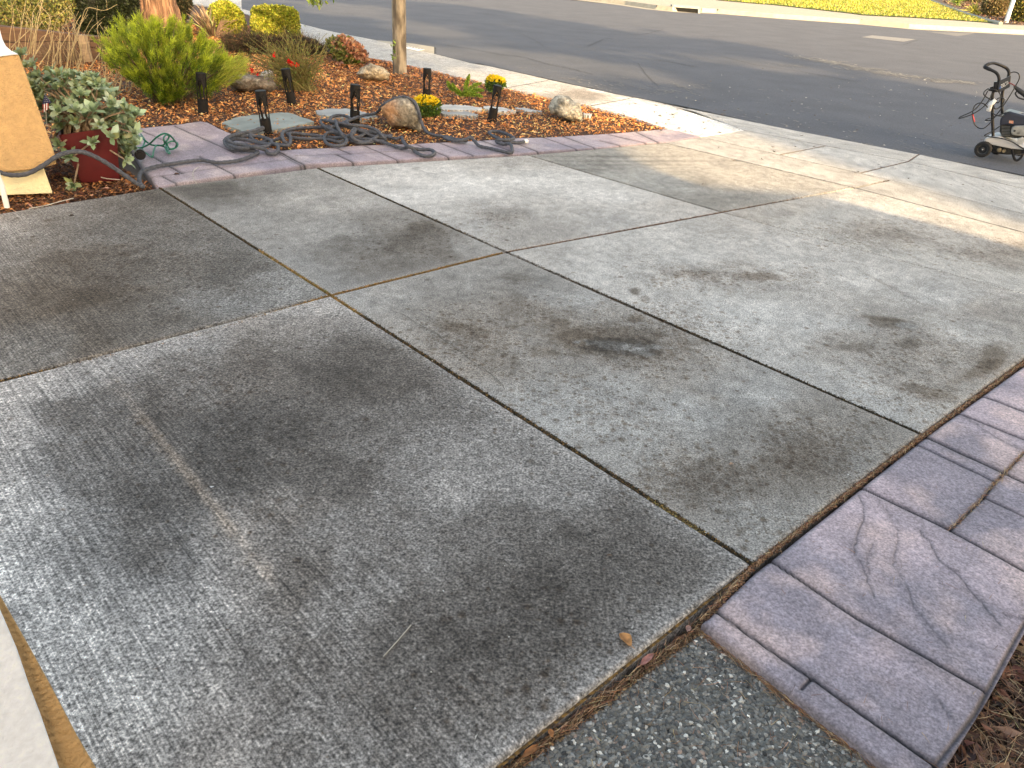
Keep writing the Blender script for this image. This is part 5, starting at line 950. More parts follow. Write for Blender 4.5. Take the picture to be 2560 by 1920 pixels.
# low dry ground growth between mulch and timber
A, O, R_ = sil_points(za, [(350, 400), (650, 420), (700, 560), (520, 620), (380, 580)], 1400, S(*za(500, 600)), .3); v, f, c = blades(A, O+np.array([0, 0, .6])+rng.normal(size=A.shape)*.6, rng.uniform(.06, .18, len(A)), np.full(len(A), .004), rng.normal(size=A.shape)*.3, 2, vary(None, len(A), .3, [(.22, .14, .08), (.15, .09, .05)])); npmesh('dry_brush', v, f, dryleafm, cols=c, label='tangle of fine brown twigs below the timber edging', cat='dry plant')
A, O, R_ = sil_points(zb, [(30, 320), (250, 300), (480, 330), (740, 330), (980, 420), (900, 480), (600, 470), (350, 480), (100, 430)], 9000, S(*zb(480, 470)), .35, surf=.6); v, f, c = blades(A, np.array([0, 0, .5])+rng.normal(size=A.shape), rng.uniform(.06, .2, len(A)), np.full(len(A), .007), rng.normal(size=A.shape)*.3, 2, vary(None, len(A), .35, [(.06, .035, .02), (.03, .02, .012), (.10, .06, .035), (.04, .045, .015)])); npmesh('brown_shrub', v, f, dryleafm, cols=c, label='low tangled brown shrub at the foot of the clipped hedge', cat='shrub')
# timber retaining edge
tb = S(*za(720, 545)); te = empty('timber_edging', (tb[0], tb[1], 0), 'weathered brown timber retaining wall at the upper left', 'retaining wall'); wd_ = mat('old_timber', (.12, .065, .038), .85, var=.35, vs=3, stretch=(1, 1, 9), bump=.5, bs=20)
for a_, b_, c_, d_ in [((-200, 205), (830, 318), (836, 352), (-200, 366)), ((-200, 372), (835, 358), (842, 410), (-200, 480)), ((-200, 486), (842, 416), (838, 520), (-200, 620))]:
    m_ = MB(); m_.prism(vt(za, [a_, b_, c_, d_], tb*1.01, 0), (.02, .14, 0)); m_.build('board', wd_, te, bevel=.008)
m_ = MB(); m_.prism(vt(za, [(668, 302), (725, 306), (782, 535), (722, 540)], tb, -.03), (0, .09, 0)); m_.build('post', mat('grey_timber', (.30, .21, .13), .85, var=.3, vs=4, stretch=(1, 1, 8)), te, bevel=.006)
# trunks and crowns
def trunk(name, zf, pts, base, rs, m, e, nzr=.02, nf=5, seg=28):
    P_ = smooth_path(vt(zf, pts, base, 0)+[], 10); n = len(P_); R_ = np.interp(np.linspace(0, 1, n), np.linspace(0, 1, len(rs)), rs); v = []
    for i, q in enumerate(P_):
        for k in range(seg):
            a = 2*math.pi*k/seg; s_ = 1+nzr*5*mnoise.noise(Vector((math.cos(a)*nf, math.sin(a)*nf, q.z*1.5))); v.append(q+Vector((math.cos(a), math.sin(a), 0))*R_[i]*s_)
    f = [(i*seg+k, i*seg+(k+1) % seg, (i+1)*seg+(k+1) % seg, (i+1)*seg+k) for i in range(n-1) for k in range(seg)]
    return npmesh(name, v, f, m, e, smooth=True)
def crown(e, c, r, n, sz, pal, seed=1, name='crown', gaps=.35):
    u = rng.normal(size=(n*2, 3)); u /= np.linalg.norm(u, axis=1, keepdims=True); rad = rng.random(n*2)**.45; A = np.array(c)+u*rad[:, None]*np.array(r)
    k = fbm(A[:, 0]*1.1+A[:, 2]*.7, A[:, 1]*1.1-A[:, 2]*.6, seed) > gaps; A = A[k][:n]; leafcloud(name, e, A, rng.normal(size=A.shape)+np.array([0, 0, -.3]), rng.uniform(.7, 1.3, len(A))*sz, rng.uniform(.35, .5, len(A))*sz, vary(None, len(A), .2, pal))
sb = S(*zb(1592, 632)); st_ = empty('street_tree', (sb[0], sb[1], 0), 'slim grey brown street tree trunk in the mulch by the sidewalk', 'tree')
barkg = mat('grey_bark', (.15, .12, .09), .9, var=.45, vs=14, stretch=(1, 1, .25), bump=1, bs=30, bdist=.03, col2=(.25, .205, .15))
trunk('trunk', zb, [(1592, 660), (1588, 600), (1585, 400), (1582, 200), (1578, 0), (1572, -400), (1566, -800)], sb, [.125, .108, .104, .103, .105, .10, .095], barkg, st_, .02)
m_ = MB(); tpt = Vector(V(*zb(1570, -600), sb))
for k in range(14): m_.tube(smooth_path([tpt+Vector((0, 0, k*.02-.4)), tpt+Vector((rng.normal()*.5, rng.normal()*.5, .7)), tpt+Vector((rng.normal()*1.2, rng.normal()*1.2, rng.uniform(1, 2.4)))], 5), np.linspace(.06, .015, 11), 7)
m_.build('branches', barkg, st_, smooth=True); gl = [(.10, .17, .03), (.14, .20, .04), (.07, .12, .02)]
crown(st_, (sb[0], sb[1], 4.3), (2.3, 2.3, 1.7), 9000, .11, gl, 2)
lp_ = V(*zb(860, -20), S(*zb(860, 420))); A = np.array([V(*zb(x, y), S(*zb(860, 420))) for x, y in zip(rng.normal(860, 40, 45), rng.normal(-20, 22, 45))]); D = np.c_[rng.normal(size=45)*.6, rng.normal(size=45)*.4, -np.abs(rng.normal(size=45))-.3]; leafcloud('hanging_leaves', st_, A, D, rng.uniform(.08, .13, 45), rng.uniform(.035, .05, 45), vary(None, 45, .2, [(.16, .24, .04), (.24, .30, .06)]))
sx = np.array([V(*zb(x, y), sb, -.1) for x, y in zip(rng.normal(1535, 9, 26), rng.uniform(340, 520, 26))]); leafcloud('sprout_leaves', st_, sx, rng.normal(size=sx.shape), rng.uniform(.04, .07, 26), rng.uniform(.02, .03, 26), vary(None, 26, .2, [(.2, .3, .05)]))
bt = S(399, 74); be = empty('large_tree', (bt[0], bt[1], 0), 'thick reddish furrowed tree trunk behind the feathery bush', 'tree')
redb = mat('red_bark', (.15, .08, .05), .95, var=.5, vs=9, stretch=(1.6, 1.6, .16), bump=1, bs=16, bdist=.06, col2=(.25, .14, .088))
trunk('trunk', za, [(1400, 300), (1385, 200), (1365, 60), (1350, 0), (1330, -300), (1320, -900)], bt, [.46, .41, .36, .35, .33, .3], redb, be, .03, 7, 40); 
crown(be, (bt[0], bt[1], 8.5), (3.2, 3.2, 3), 8000, .2, [(.05, .08, .02), (.08, .11, .03)], 5)
# strap leaved plant
yb = S(*za(1830, 320)); ye = empty('strap_leaved_plant', (yb[0], yb[1], 0), 'tall tan strap leaved plant with dry bent blades before the rounded hedge', 'plant'); n = 150
tips = np.array([V(*za(x, y), yb, d) for x, y, d in zip(rng.uniform(1530, 1850, n), rng.uniform(-60, 160, n), rng.normal(size=n)*.25)]); b0 = np.array([V(*za(x, 330), yb, .1) for x in rng.normal(1835, 22, n)]); b0[:, 2] = -.02; d = tips-b0; L_ = np.linalg.norm(d, axis=1)
v, f, c = blades(b0, d+np.array([0, 0, .25])*L_[:, None], L_*rng.uniform(.6, 1.1, n), rng.uniform(.025, .045, n), np.c_[rng.normal(size=(n, 2))*.12, np.full(n, -.25)], 6, vary(None, n, .25, [(.34, .23, .15), (.42, .31, .20), (.22, .15, .09), (.25, .27, .12), (.18, .12, .08)])); npmesh('blades', v, f, dryleafm, ye, cols=c)
m_ = MB()
for k in range(16):
    s0 = V(*za(1860, 320), yb, .1); e0 = V(*za(rng.uniform(1880, 2080), rng.uniform(140, 290)), yb, rng.normal()*.2); m_.tube(smooth_path([s0, (s0+e0)/2+Vector((0, 0, rng.uniform(-.05, .12))), e0], 4), np.linspace(.009, .003, 9), 5)
m_.build('dry_stalks', mat('stalk', (.22, .14, .10), .9), ye)
# red flowered bush
fbx = S(*zb(700, 785)); fe_ = empty('red_flower_bush', (fbx[0], fbx[1], 0), 'wispy twiggy bush with a few small red flowers behind the lanterns', 'flowering bush'); n = 260
tips = np.array([V(*zb(x, y), fbx, d) for x, y, d in zip(rng.normal(620, 190, n).clip(230, 960), rng.normal(480, 110, n).clip(250, 720), rng.normal(size=n)*.22)]); b0 = np.array([[fbx[0]+rng.normal()*.10, fbx[1]+.1+rng.normal()*.06, 0] for _ in range(n)])
m_ = MB()
for a, b in zip(b0, tips):
    a = Vector(a); b = Vector(b); m_.tube(smooth_path([a, (a+b)/2+Vector((rng.normal()*.04, 0, .05)), b], 3), [.005]*3+[.0035]*3+[.002], 4)
m_.build('stems', mat('green_twig', (.20, .17, .06), .85, var=.3, vs=8), fe_)
ii = rng.integers(0, n, 2600); tt = rng.uniform(.35, 1.02, 2600)[:, None]; A = b0[ii]*(1-tt)+tips[ii]*tt+rng.normal(size=(2600, 3))*.035; leafcloud('foliage', fe_, A, rng.normal(size=A.shape), rng.uniform(.015, .038, 2600), rng.uniform(.008, .016, 2600), vary(None, 2600, .3, [(.12, .17, .035), (.20, .21, .05), (.16, .10, .04), (.07, .10, .02)]))
for x, y, k in [(505, 478, 14), (640, 535, 26), (655, 550, 20), (700, 565, 18), (312, 610, 18), (355, 640, 10), (625, 520, 12)]:
    c = V(*zb(x, y), fbx, -.15); A = np.array(c)+rng.normal(size=(k, 3))*.006; leafcloud('flower', fe_, A, rng.normal(size=A.shape), np.full(k, .028), np.full(k, .022), vary((.75, .015, .015), k, .1))
# rusty bush
A, O, R_ = sil_points(zb, [(950, 360), (1000, 330), (1050, 340), (1090, 300), (1180, 350), (1240, 400), (1300, 460), (1310, 520), (1220, 560), (1100, 560), (1030, 520), (1010, 440)], 2600, S(*zb(1150, 555)), .35)
rbx = S(*zb(1150, 560)); re_ = empty('rusty_leaved_bush', (rbx[0], rbx[1], 0), 'small bush of green and rusty pink leaves left of the street tree', 'bush'); n = len(A); rust = (fbm(A[:, 0]*5, A[:, 2]*5, 77) > .5)[:, None]
leafcloud('foliage', re_, A, rng.normal(size=A.shape), rng.uniform(.04, .085, n), rng.uniform(.03, .05, n), np.where(rust, vary(None, n, .25, [(.45, .22, .13), (.35, .14, .08), (.5, .3, .2)]), vary(None, n, .3, [(.09, .11, .025), (.14, .16, .04), (.2, .18, .06)])))
m_ = MB()
for k in range(30): q = Vector(A[rng.integers(n)]); m_.tube([Vector((rbx[0], rbx[1]+.2, 0)), q], [.01, .004], 5)
m_.build('branches', barkm, re_)
# foxtail fern
fx = S(*zc(275, 835)); fn = empty('foxtail_fern', (fx[0], fx[1], 0), 'bright green plumed fern in the mulch near the sidewalk', 'fern')
for k, (x, y, d, x2, y2) in enumerate([(325, 640, 0, 300, 720), (130, 700, .05, 165, 760), (175, 720, -.05, 200, 770), (430, 715, .1, 350, 750), (452, 780, -.1, 370, 780), (440, 835, -.2, 360, 815), (215, 770, -.1, 230, 800), (300, 790, -.1, 290, 810)]):
    b_ = Vector((fx[0], fx[1], .02)); m2_ = V(*zc(x2, y2), fx, d*.5); e_ = V(*zc(x, y), fx, d); pp = smooth_path([b_, m2_, e_], 16); n = 620; t = rng.random(n); idx = (t*(len(pp)-1)).astype(int); A = np.array([pp[i] for i in idx]); tang = np.array([(pp[min(i+1, len(pp)-1)]-pp[max(i-1, 0)]).normalized() for i in idx])
    D = rng.normal(size=A.shape)*.9+tang*.9; L_ = .034*np.sin(np.pi*np.clip(t*.9+.1, 0, 1))**.5+.004; v, f, c = blades(A, D, L_, np.full(n, .006), np.zeros(3), 1, vary(None, n, .2, [(.26, .38, .05), (.34, .44, .08), (.18, .28, .03)])); npmesh('frond', v, f, leafm, fn, cols=c)
# yellow chrysanthemums
def mums(zf, poly, fpoly, basepx, depth, label):
    b_ = S(*zf(*basepx)); e = empty('yellow_flowers', (b_[0], b_[1], 0), label, 'flowers', 'pots of yellow chrysanthemums')
    A, O, R_ = sil_points(zf, poly, 700, b_, depth); leafcloud('foliage', e, A, O+rng.normal(size=A.shape)*.7, rng.uniform(.03, .06, 700), rng.uniform(.015, .03, 700), vary(None, 700, .25, [(.08, .15, .02), (.13, .22, .03), (.05, .10, .015)]))
    A, O, R_ = sil_points(zf, fpoly, 150, b_, depth, surf=.2); ys = []
    n0 = 0; VV = []; FF = []; CC = []
    for a, o_ in zip(A, O):
        ax = Vector(o_)+Vector((0, -.4, .8)); ax.normalize(); u = ax.orthogonal().normalized(); w_ = ax.cross(u); k = 12; th = np.arange(k)*2*np.pi/k
        D = np.array([(u*math.cos(t)+w_*math.sin(t))*.9+ax*.35 for t in th]); v, f, c = leaves(np.repeat([a], k, 0), D, np.full(k, .026), np.full(k, .014), vary(None, k, .08, [(.78, .55, .02), (.82, .62, .05)]), .1); VV.append(v); FF.append(f+n0); CC.append(c); n0 += len(v)
    npmesh('blooms', np.concatenate(VV), np.concatenate(FF), mat('petal', attr='col', rough=.6, transl=.2, var=.05), e, cols=np.concatenate(CC))
mums(zb, [(1730, 880), (1790, 850), (1930, 880), (1930, 950), (1900, 1000), (1800, 1015), (1760, 970)], [(1720, 850), (1760, 825), (1830, 822), (1930, 860), (1935, 900), (1860, 915), (1800, 920), (1730, 885)], (1840, 1010), .12, 'low clump of yellow flowers right of the hose draped boulder')
mums(zc, [(475, 690), (540, 680), (620, 700), (625, 740), (560, 800), (500, 780), (475, 740)], [(470, 670), (500, 648), (560, 655), (620, 675), (630, 710), (600, 730), (560, 700), (480, 705)], (545, 800), .12, 'yellow flowers rising behind the right leaning lantern')
m_ = MB(); m_.tube([Vector((*S(*zc(545, 800)), .0)), V(*zc(540, 720), S(*zc(545, 800)), .05)], .02, 8)
# ------------------------------------------------------------------ pressure washer
WB = S(*zw(640, 1440)); wash = empty('pressure_washer', (WB[0], WB[1], 0), 'wheeled pressure washer with black handle and dark engine on the street', 'pressure washer')
WT = Vector((*(WB/np.linalg.norm(WB)), 0)); blackm = mat('black_paint', (.010, .010, .013), .4, var=.2, vs=30, spec=.3); rub = mat('rubber', (.016, .016, .017), .75, var=.25, vs=40, bump=.3, bs=80); greym = mat('grey_body', (.42, .42, .43), .45, var=.1, vs=10); 
wv = lambda pts, dep=0: vt(zw, pts, WB, dep)
L0 = smooth_path(wv([(697, 1205), (692, 1050), (688, 900), (688, 780), (692, 660), (725, 570), (762, 510), (766, 455), (735, 400), (665, 362), (600, 335), (598, 318), (640, 293), (695, 280), (750, 293), (820, 322), (868, 352), (890, 395), (882, 445), (850, 540), (815, 620), (805, 760), (808, 900)], [0, 0, 0, 0, 0, .0, 0, 0, 0, 0, .02, .05, .1, .16, .22, .28, .3, .3, .3, .3, .3, .3, .3]), 6)
m_ = MB(); m_.tube(L0, .016, 12); m_.build('handle_frame', blackm, wash, smooth=True)
m_ = MB(); m_.tube(wv([(665, 362), (600, 335), (598, 318), (640, 293)], [0, .02, .05, .1]), .0185, 12); m_.build('grip', rub, wash, smooth=True)
m_ = MB(); m_.prism(wv([(768, 512), (780, 495), (912, 433), (915, 450), (900, 575), (770, 640), (755, 600)], -.02), WT*.06); pn = m_.build('control_panel', mat('charcoal_plastic', (.05, .05, .055), .5, var=.1), wash, bevel=.006)
tx = bpy.data.curves.new('lettering', 'FONT'); tx.body = 'DELTA'; tx.size = 1; tx.extrude = .01; txo = bpy.data.objects.new('t', tx); SC.collection.objects.link(txo); dg = bpy.context.evaluated_depsgraph_get(); dg.update()
tm = bpy.data.meshes.new_from_object(txo.evaluated_get(dg)); tv = np.array([v.co[:] for v in tm.vertices]); tf = [tuple(p.vertices) for p in tm.polygons]; bpy.data.objects.remove(txo)
a0, a1, up_ = wv([(797, 588), (890, 536), (790, 545)], -.026); tw = tv[:, 0].max(); th_ = tv[:, 1].max(); ex_ = (a1-a0)/tw; ey_ = (up_-a0)/th_
npmesh('lettering', np.array([a0+ex_*v[0]+ey_*v[1]-WT*.002*(1+v[2]*20) for v in tv]), tf, mat('flag_white'), pn)
m_ = MB(); m_.prism(wv([(776, 592), (790, 556), (792, 572), (783, 598)], -.026), -WT*.002); m_.build('emblem', mat('blue_paint', (.05, .16, .5), .5), pn)
m_ = MB(); m_.prism(wv([(705, 512), (782, 508), (770, 610), (740, 640), (635, 618), (640, 598), (700, 590)], -.01), WT*.09); m_.prism(wv([(660, 575), (700, 565), (702, 590), (655, 596)], -.03), WT*.05); m_.build('hose_hook', blackm, wash, bevel=.004)
m_ = MB(); m_.prism(wv([(582, 1242), (598, 1200), (690, 1175), (780, 1180), (1020, 1290), (1180, 1330), (1170, 1350), (935, 1328), (820, 1308), (690, 1280)], -.03), WT*.36+Vector((.04, 0, 0))); m_.build('deck', greym, wash, bevel=.014)
m_ = MB(); m_.prism(wv([(700, 1290), (860, 1310), (1100, 1345), (1090, 1390), (870, 1400), (760, 1390), (700, 1350)], .03), WT*.22); m_.build('pump', mat('dark_metal', (.03, .028, .026), .5, var=.4, vs=40), wash, bevel=.01)
m_ = MB(); m_.lathe(wv([(770, 1340)], .0)[0], -WT, [(-.02, .025), (.02, .025), (.03, .015)], 14); m_.lathe(wv([(830, 1350)], .0)[0], -WT, [(-.02, .018), (.03, .018)], 12); m_.build('pump_fitting', mat('brass', (.25, .2, .13), .4, metal=.7), wash, smooth=True)
def wheel(px, py, dep, r):
    c = wv([(px, py)], dep)[0]; ax = (-WT+Vector((-.25, 0, -.02))).normalized(); w_ = MB(); w_.lathe(c, ax, [(-.026, r*.62), (-.028, r*.85), (-.018, r*.98), (0, r), (.018, r*.98), (.028, r*.85), (.026, r*.62), (.012, r*.6)], 44)
    for k in range(30):
        a = 2*math.pi*k/30; u = ax.orthogonal().normalized(); q = ax.cross(u); d = u*math.cos(a)+q*math.sin(a); w_.tube([c+d*r*.985-ax*.02, c+d*r*.985+ax*.02], .0035, 5)
    e = w_.build('wheel', rub, wash, smooth=True); w2 = MB(); w2.lathe(c, ax, [(-.01, r*.62), (.016, r*.6), (.012, r*.5), (.010, r*.25), (.022, r*.22), (.024, r*.12)], 32); w2.build('rim', mat('rim_plastic', (.028, .028, .03), .5), e, smooth=True)
    w3 = MB(); w3.lathe(c+ax*.022, ax, [(0, .008), (.006, .007)], 12); w3.build('hub', mat('steel', (.5, .5, .5), .35, metal=.6), e, smooth=True)
wheel(575, 1332, -.05, .088); wheel(760, 1300, .42, .088)
m_ = MB(); m_.tube(smooth_path(wv([(925, 1325), (940, 1400), (960, 1455), (990, 1468), (1030, 1440), (1055, 1400), (1070, 1340)], -.02), 5), .014, 8); m_.tube(smooth_path(wv([(985, 1395), (1010, 1410), (1060, 1390)], -.035), 4), .006, 6); m_.build('front_foot', blackm, wash, smooth=True)
m_ = MB(); m_.prism(wv([(780, 1010), (1180, 1010), (1160, 1190), (960, 1200), (800, 1170), (775, 1120)], .03), WT*.22); en = m_.build('engine_block', mat('dark_metal'), wash, bevel=.012)
m_ = MB()
for k in range(7): m_.prism(wv([(800, 1050+k*18), (900, 1052+k*18), (900, 1058+k*18), (800, 1056+k*18)], .012), WT*.02)
m_.build('cooling_fins', mat('alu', (.16, .155, .15), .4, metal=.5), en)
m_ = MB(); m_.prism(wv([(775, 1045), (782, 960), (812, 920), (850, 885), (905, 868), (930, 880), (1060, 915), (1190, 950), (1190, 1045), (1000, 1048), (860, 1038)], 0), WT*.27); m_.build('engine_shroud', mat('navy_plastic', (.022, .026, .045), .35, var=.1), en, bevel=.018)
m_ = MB(); rc = wv([(990, 915)], .12)[0]; m_.lathe(rc, (0.02, 0, 1), [(-.02, .105), (.012, .10), (.022, .085)], 36); rec = m_.build('recoil_cover', mat('navy_plastic'), en, smooth=True)
m_ = MB()
for k in range(28):
    a = 2*math.pi*k/28; d = Vector((math.cos(a), math.sin(a), 0)); m_.tube([rc+d*.03+Vector((0, 0, .024)), rc+d*.082+Vector((0, 0, .024))], .003, 4)
m_.lathe(rc, (0, 0, 1), [(.02, .03), (.03, .028)], 20); m_.build('recoil_slots', mat('grey_metal', (.2, .2, .21), .5), rec)
m_ = MB(); m_.prism(wv([(910, 1120), (925, 1065), (960, 1050), (1110, 1042), (1150, 1060), (1140, 1165), (1070, 1175), (1000, 1168), (930, 1160)], -.04), WT*.06); mf = m_.build('air_cleaner', mat('light_grey_plastic', (.24, .245, .24), .5), en, bevel=.012)
m_ = MB(); m_.lathe(wv([(958, 1108)], -.04)[0], -WT, [(-.005, .011), (.004, .011)], 18); m_.prism(wv([(985, 1130), (1020, 1130), (1020, 1136), (985, 1136)], -.043), WT*.01); m_.prism(wv([(980, 1142), (1020, 1142), (1020, 1147), (980, 1147)], -.043), WT*.01); m_.build('vent', mat('black_plastic'), mf)
m_ = MB(); m_.prism(wv([(892, 982), (945, 986), (942, 1020), (888, 1014)], -.003), WT*.004); lbm = m_.build('warning_label', mat('label', (.6, .5, .42), .6), en)
m_ = MB(); m_.prism(wv([(894, 984), (943, 988), (942, 996), (893, 992)], -.005), WT*.002); m_.prism(wv([(892, 1003), (916, 1005), (915, 1015), (890, 1012)], -.005), WT*.002); m_.prism(wv([(922, 1002), (940, 1004), (939, 1016), (921, 1014)], -.005), WT*.002); m_.build('label_print', mat('label_orange', (.5, .12, .03), .6), lbm)
m_ = MB(); m_.prism(wv([(1000, 1200), (1060, 1180), (1090, 1230), (1040, 1280), (985, 1250)], -.01), WT*.05); m_.build('bracket', mat('steel'), wash, bevel=.004)
m_ = MB()
for q, d_ in [([(640, 590), (596, 622), (582, 660), (620, 700), (700, 740), (758, 765), (788, 700), (770, 640), (720, 606), (650, 600)], -.04), ([(630, 620), (590, 700), (520, 800), (440, 870), (290, 940), (300, 952), (440, 905), (560, 830), (640, 740), (682, 650)], -.08),
           ([(895, 405), (955, 390), (1008, 412), (1015, 470), (970, 560), (900, 680), (800, 830), (700, 960), (620, 1050), (560, 1080), (500, 1060), (460, 1000), (445, 900), (470, 805), (530, 768), (600, 790), (680, 880), (740, 920), (830, 930)], -.06),
           ([(720, 750), (760, 710), (820, 710), (825, 760), (760, 830), (715, 835), (700, 780)], -.03), ([(690, 975), (620, 982), (610, 970), (700, 938), (800, 905), (900, 878)], -.05), ([(775, 1052), (690, 1110), (602, 1155), (604, 1170), (700, 1185), (820, 1205), (940, 1250), (1073, 1330), (1160, 1370)], -.05), ([(1160, 1330), (1060, 1385), (980, 1402), (950, 1390)], -.05)]:
    m_.tube(smooth_path(wv(q, [d_+.015*math.sin(i*2.1) for i in range(len(q))]), 6), .0062, 8)
m_.build('pressure_hose', mat('black_plastic'), wash, smooth=True)
m_ = MB(); m_.tube(smooth_path(wv([(448, 905), (452, 950), (468, 1000)], -.06), 4), .0095, 10); m_.build('red_sleeve', mat('red_plastic', (.5, .02, .03), .4), wash, smooth=True)
m_ = MB(); m_.tube(wv([(886, 520), (930, 538), (968, 562)], -.03), .007, 8); m_.build('red_lead', mat('dull_red', (.22, .07, .07), .6), wash, smooth=True)
m_ = MB(); m_.tube(wv([(955, 560), (985, 590), (1010, 610), (1090, 670), (1160, 720)], -.03), [.014, .02, .024, .027, .024], 10); m_.tube(smooth_path(wv([(1000, 612), (968, 650), (1000, 700), (1060, 722), (1100, 725)], -.03), 4), .008, 8); m_.tube(smooth_path(wv([(1000, 640), (1040, 660), (1090, 700)], -.03), 4), .008, 8); m_.build('spray_gun', mat('black_plastic'), wash, smooth=True)
m_ = MB(); po = wv([(712, 712), (745, 742), (715, 775), (690, 800), (665, 878), (612, 862), (622, 810), (650, 760)], -.05); cc = sum(po, Vector())/len(po); v = po+[cc-WT*.03]+[cc+WT*.015]; n = len(po); m_.add(v, [(i, (i+1) % n, n) for i in range(n)]+[((i+1) % n, i, n+1) for i in range(n)]); rg = m_.build('white_rag', mat('rag', (.72, .72, .72), .8, bump=.6, bs=30), label='crumpled white rag tied to the washer handle', cat='rag')
# ------------------------------------------------------------------ far side planting, post
def yucca(zf, x, y, basepx, r, n, pal, label):
    b_ = S(*zf(*basepx), .17); e = empty('spiky_rosette', (b_[0], b_[1], .17), label, 'plant', 'spiky plants across the street'); c = V(*zf(x, y), b_); D = rng.normal(size=(n, 3))+np.array([0, -.2, .7]); v, f, cc = blades(np.repeat([c], n, 0), D, rng.uniform(.6, 1.1, n)*r, rng.uniform(.05, .09, n), np.array([0, 0, -.25]), 3, vary(None, n, .2, pal)); npmesh('blades', v, f, leafm, e, cols=cc)
yucca(zd, 1940, 62, (1940, 78), .85, 90, [(.55, .48, .12), (.45, .42, .10)], 'golden spiky rosette in the bed across the street')
yucca(zd, 1850, 12, (1850, 32), .8, 80, [(.16, .24, .05), (.22, .3, .07)], 'green spiky rosette at the lawn edge across the street')
for poly, bp, pal, lb in [([(1990, 10), (2060, -20), (2140, 10), (2120, 60), (2060, 105), (1990, 95)], (2040, 105), [(.26, .19, .10), (.2, .17, .07), (.34, .27, .14)], 'dry grey brown shrub left of the white post across the street'), ([(2140, -30), (2300, -30), (2300, 140), (2200, 135), (2150, 90)], (2220, 140), [(.2, .2, .05), (.3, .24, .08), (.14, .13, .05)], 'mixed olive shrub right of the white post across the street'), ([(2040, -60), (2190, -60), (2180, 0), (2100, 10)], (2110, 20), [(.3, .26, .06), (.2, .22, .05)], 'yellowish shrub behind the white post across the street'), ([(1860, -60), (2030, -60), (2020, -5), (1920, 20), (1870, 0)], (1930, 24), [(.10, .10, .05), (.18, .12, .07)], 'dark brown shrub behind the golden rosette')]:
    hedge(zd, poly, bp, .8, lb, pal, 3500, .16, 'shrubs across the street', 'far_shrub', (.02, .016, .01), 'shrub', .75)
A = inpoly_pts([S(*zd(*q), .17) for q in [(1760, 5), (1990, 95), (2110, 128), (2400, 150), (2400, 60), (1900, 5)]], 5000); leafcloud('bark_chips', None, np.c_[A, np.full(5000, .19)], rng.normal(size=(5000, 3))*np.array([1, 1, .3]), rng.uniform(.08, .2, 5000), rng.uniform(.04, .1, 5000), vary(None, 5000, .4, [(.16, .08, .05), (.08, .05, .035), (.26, .17, .11)]), kind='stuff')
sp_ = S(*zd(2113, 122), .17); m_ = MB(); m_.tube([V(*zd(2113, 124), sp_), V(*zd(2162, -20), sp_), V(*zd(2225, -200), sp_)], .10, 8); m_.build('white_post', mat('galv', (.62, .64, .66), .5), smooth=True, label='thin white post standing in the bed across the street', cat='post')
# little square plate in the near gutter
m_ = MB(); m_.prism([Vector((*S(*zb(x, y)), .004)) for x, y in [(1640, 398), (1800, 432), (1735, 442), (1600, 412)]], (0, 0, .006)); pl = m_.build('drain_marker', mat('flag_white'), label='small white plate on the kerb right of the street tree', cat='plate')
m_ = MB()
for k in range(6): 
    t = k/6; a = S(*zb(1640+150*t, 404+30*t)); m_.box((a[0], a[1], .0112), (.09, .05, .002))
m_.build('print', mat('label_grey', (.2, .2, .2), .8), pl)
# ------------------------------------------------------------------ added out of view: house and trees shaped to cast the wanted shade
def sh(gx_, gy_, z): k = z/math.tan(EL); return (gx_+AZ[0]*k, gy_+AZ[1]*k)
rz = 4.6
roofg = [(.86, 8.55), (1.36, 7.15), (1.9, 6.45), (3.05, 6.4), (4.1, 5.4), (6.2, 2.4), (8, -1.0), (2, -6), (-6, -1.0), (-6.2, 6.5), (-3, 8.6)]  # wanted shadow outline on the ground; the added roof is projected from it
rp_ = [sh(x, y, rz) for x, y in roofg]; hs = empty('shadow_caster_house', (8, -8, 0), 'unseen house added behind the viewer, roof outline shaped to shade the driveway', 'house')
m_ = MB(); m_.prism([Vector((x, y, rz)) for x, y in rp_], (0, 0, .25)); m_.build('roof', mat('roof_tile', (.18, .10, .07), .9, var=.3, vs=6), hs)
cx_, cy_ = np.mean(rp_, axis=0); m_ = MB(); m_.prism([Vector((cx_+(x-cx_)*.86, cy_+(y-cy_)*.86, -.1)) for x, y in rp_], (0, 0, rz)); m_.build('wall', tan, hs)
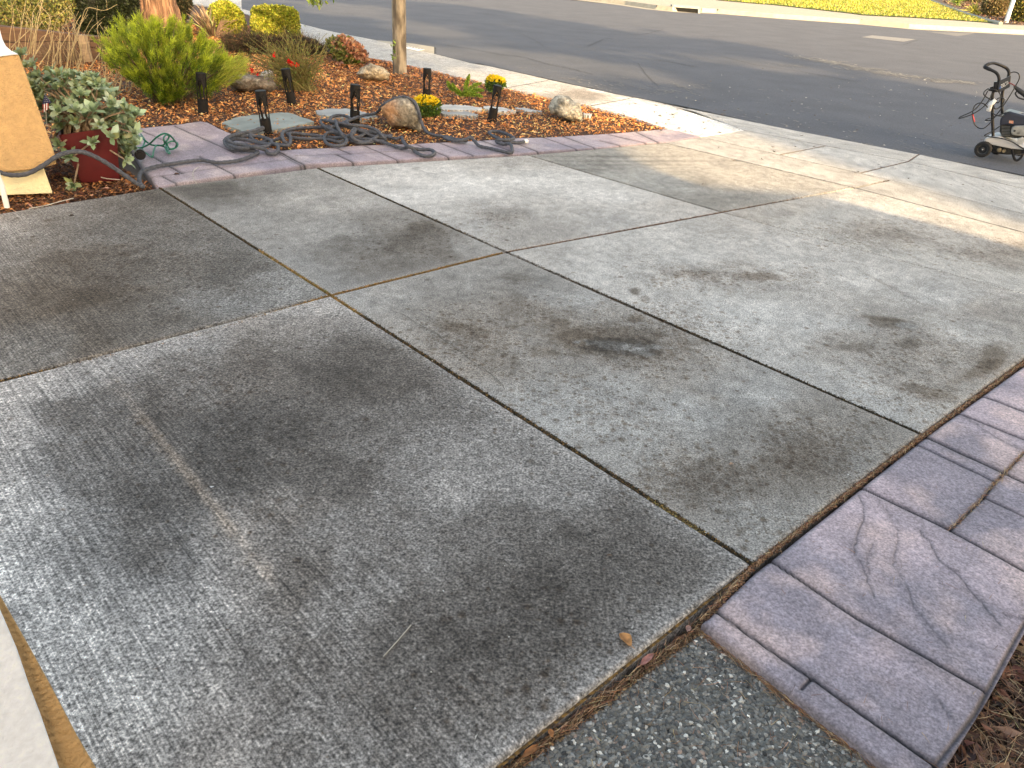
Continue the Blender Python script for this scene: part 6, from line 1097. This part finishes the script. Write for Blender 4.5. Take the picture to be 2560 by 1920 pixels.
def shadow_caster_tree(poly, n, zr, sz, label, dens=None, base=None):  # added shadow caster: crown leaves placed sunwards of the ground to be shaded
    p = inpoly_pts(poly, n)
    if dens is not None: p = p[rng.random(len(p)) < dens(p[:, 0], p[:, 1])]
    z = rng.uniform(*zr, len(p)); k = z/math.tan(EL); A = np.c_[p[:, 0]+AZ[0]*k, p[:, 1]+AZ[1]*k, z]; c = A.mean(0); e = empty('shadow_caster_tree', (c[0], c[1], 0), label, 'tree', 'unseen trees added behind the viewer to cast shade')
    leafcloud('crown', e, A, rng.normal(size=A.shape), np.full(len(A), sz), np.full(len(A), sz*.7), vary(None, len(A), .2, gl))
    m_ = MB(); m_.tube([(c[0], c[1], -.1), (c[0]+.1, c[1], zr[0]*.6), (c[0], c[1], (zr[0]+zr[1])/2)], [.28, .22, .1], 12)
    for k in range(10): q = A[rng.integers(len(A))]; m_.tube([(c[0], c[1], zr[0]*.8), tuple((np.array([c[0], c[1], zr[0]])+q)/2), tuple(q)], [.12, .07, .02], 6)
    m_.build('trunk', barkm, e, smooth=True)
shadow_caster_tree([(.85, 8.35), (.75, 9.0), (.2, 10.1), (-.6, 11.6), (-1.5, 13.2), (-2.9, 15.6), (-4.6, 15.9), (-4.75, 14.3), (-5.2, 13.5), (-9.5, 13.4), (-10, 5), (-4, 5), (-3, 8), (0, 7.8)], 9000, (8.5, 10.5), .36, 'unseen tree added behind the viewer, crown shaped to shade the garden', dens=lambda x, y: np.clip(.35+1.3*(fbm(x*.8, y*.8, 91)-.1), 0, 1))
shadow_caster_tree([(2.78, 9.95), (3.5, 8.35), (4.45, 6.6), (7.5, 1.5), (13, 2), (11, 9), (8.4, 13.7), (6.9, 16.2), (5.0, 15.5), (2.2, 12.0)], 14000, (9.5, 12), .40, 'unseen tree added behind the viewer, crown shaped to shade the near street')
def dap(x, y): return np.clip((fbm(x*.45+y*.1, y*.28, 33)-.44)*7, 0, 1)
shadow_caster_tree([(-.3, 13.1), (1.7, 12.1), (2.4, 11.6), (5.2, 15.6), (6.9, 16.3), (5.8, 21.4), (2.6, 26.5), (-3, 30), (-9, 30), (-9, 22), (-4.5, 16.5)], 9000, (11, 15), .5, 'unseen airy tree added behind the viewer, crown shaped to dapple the street', dens=dap)
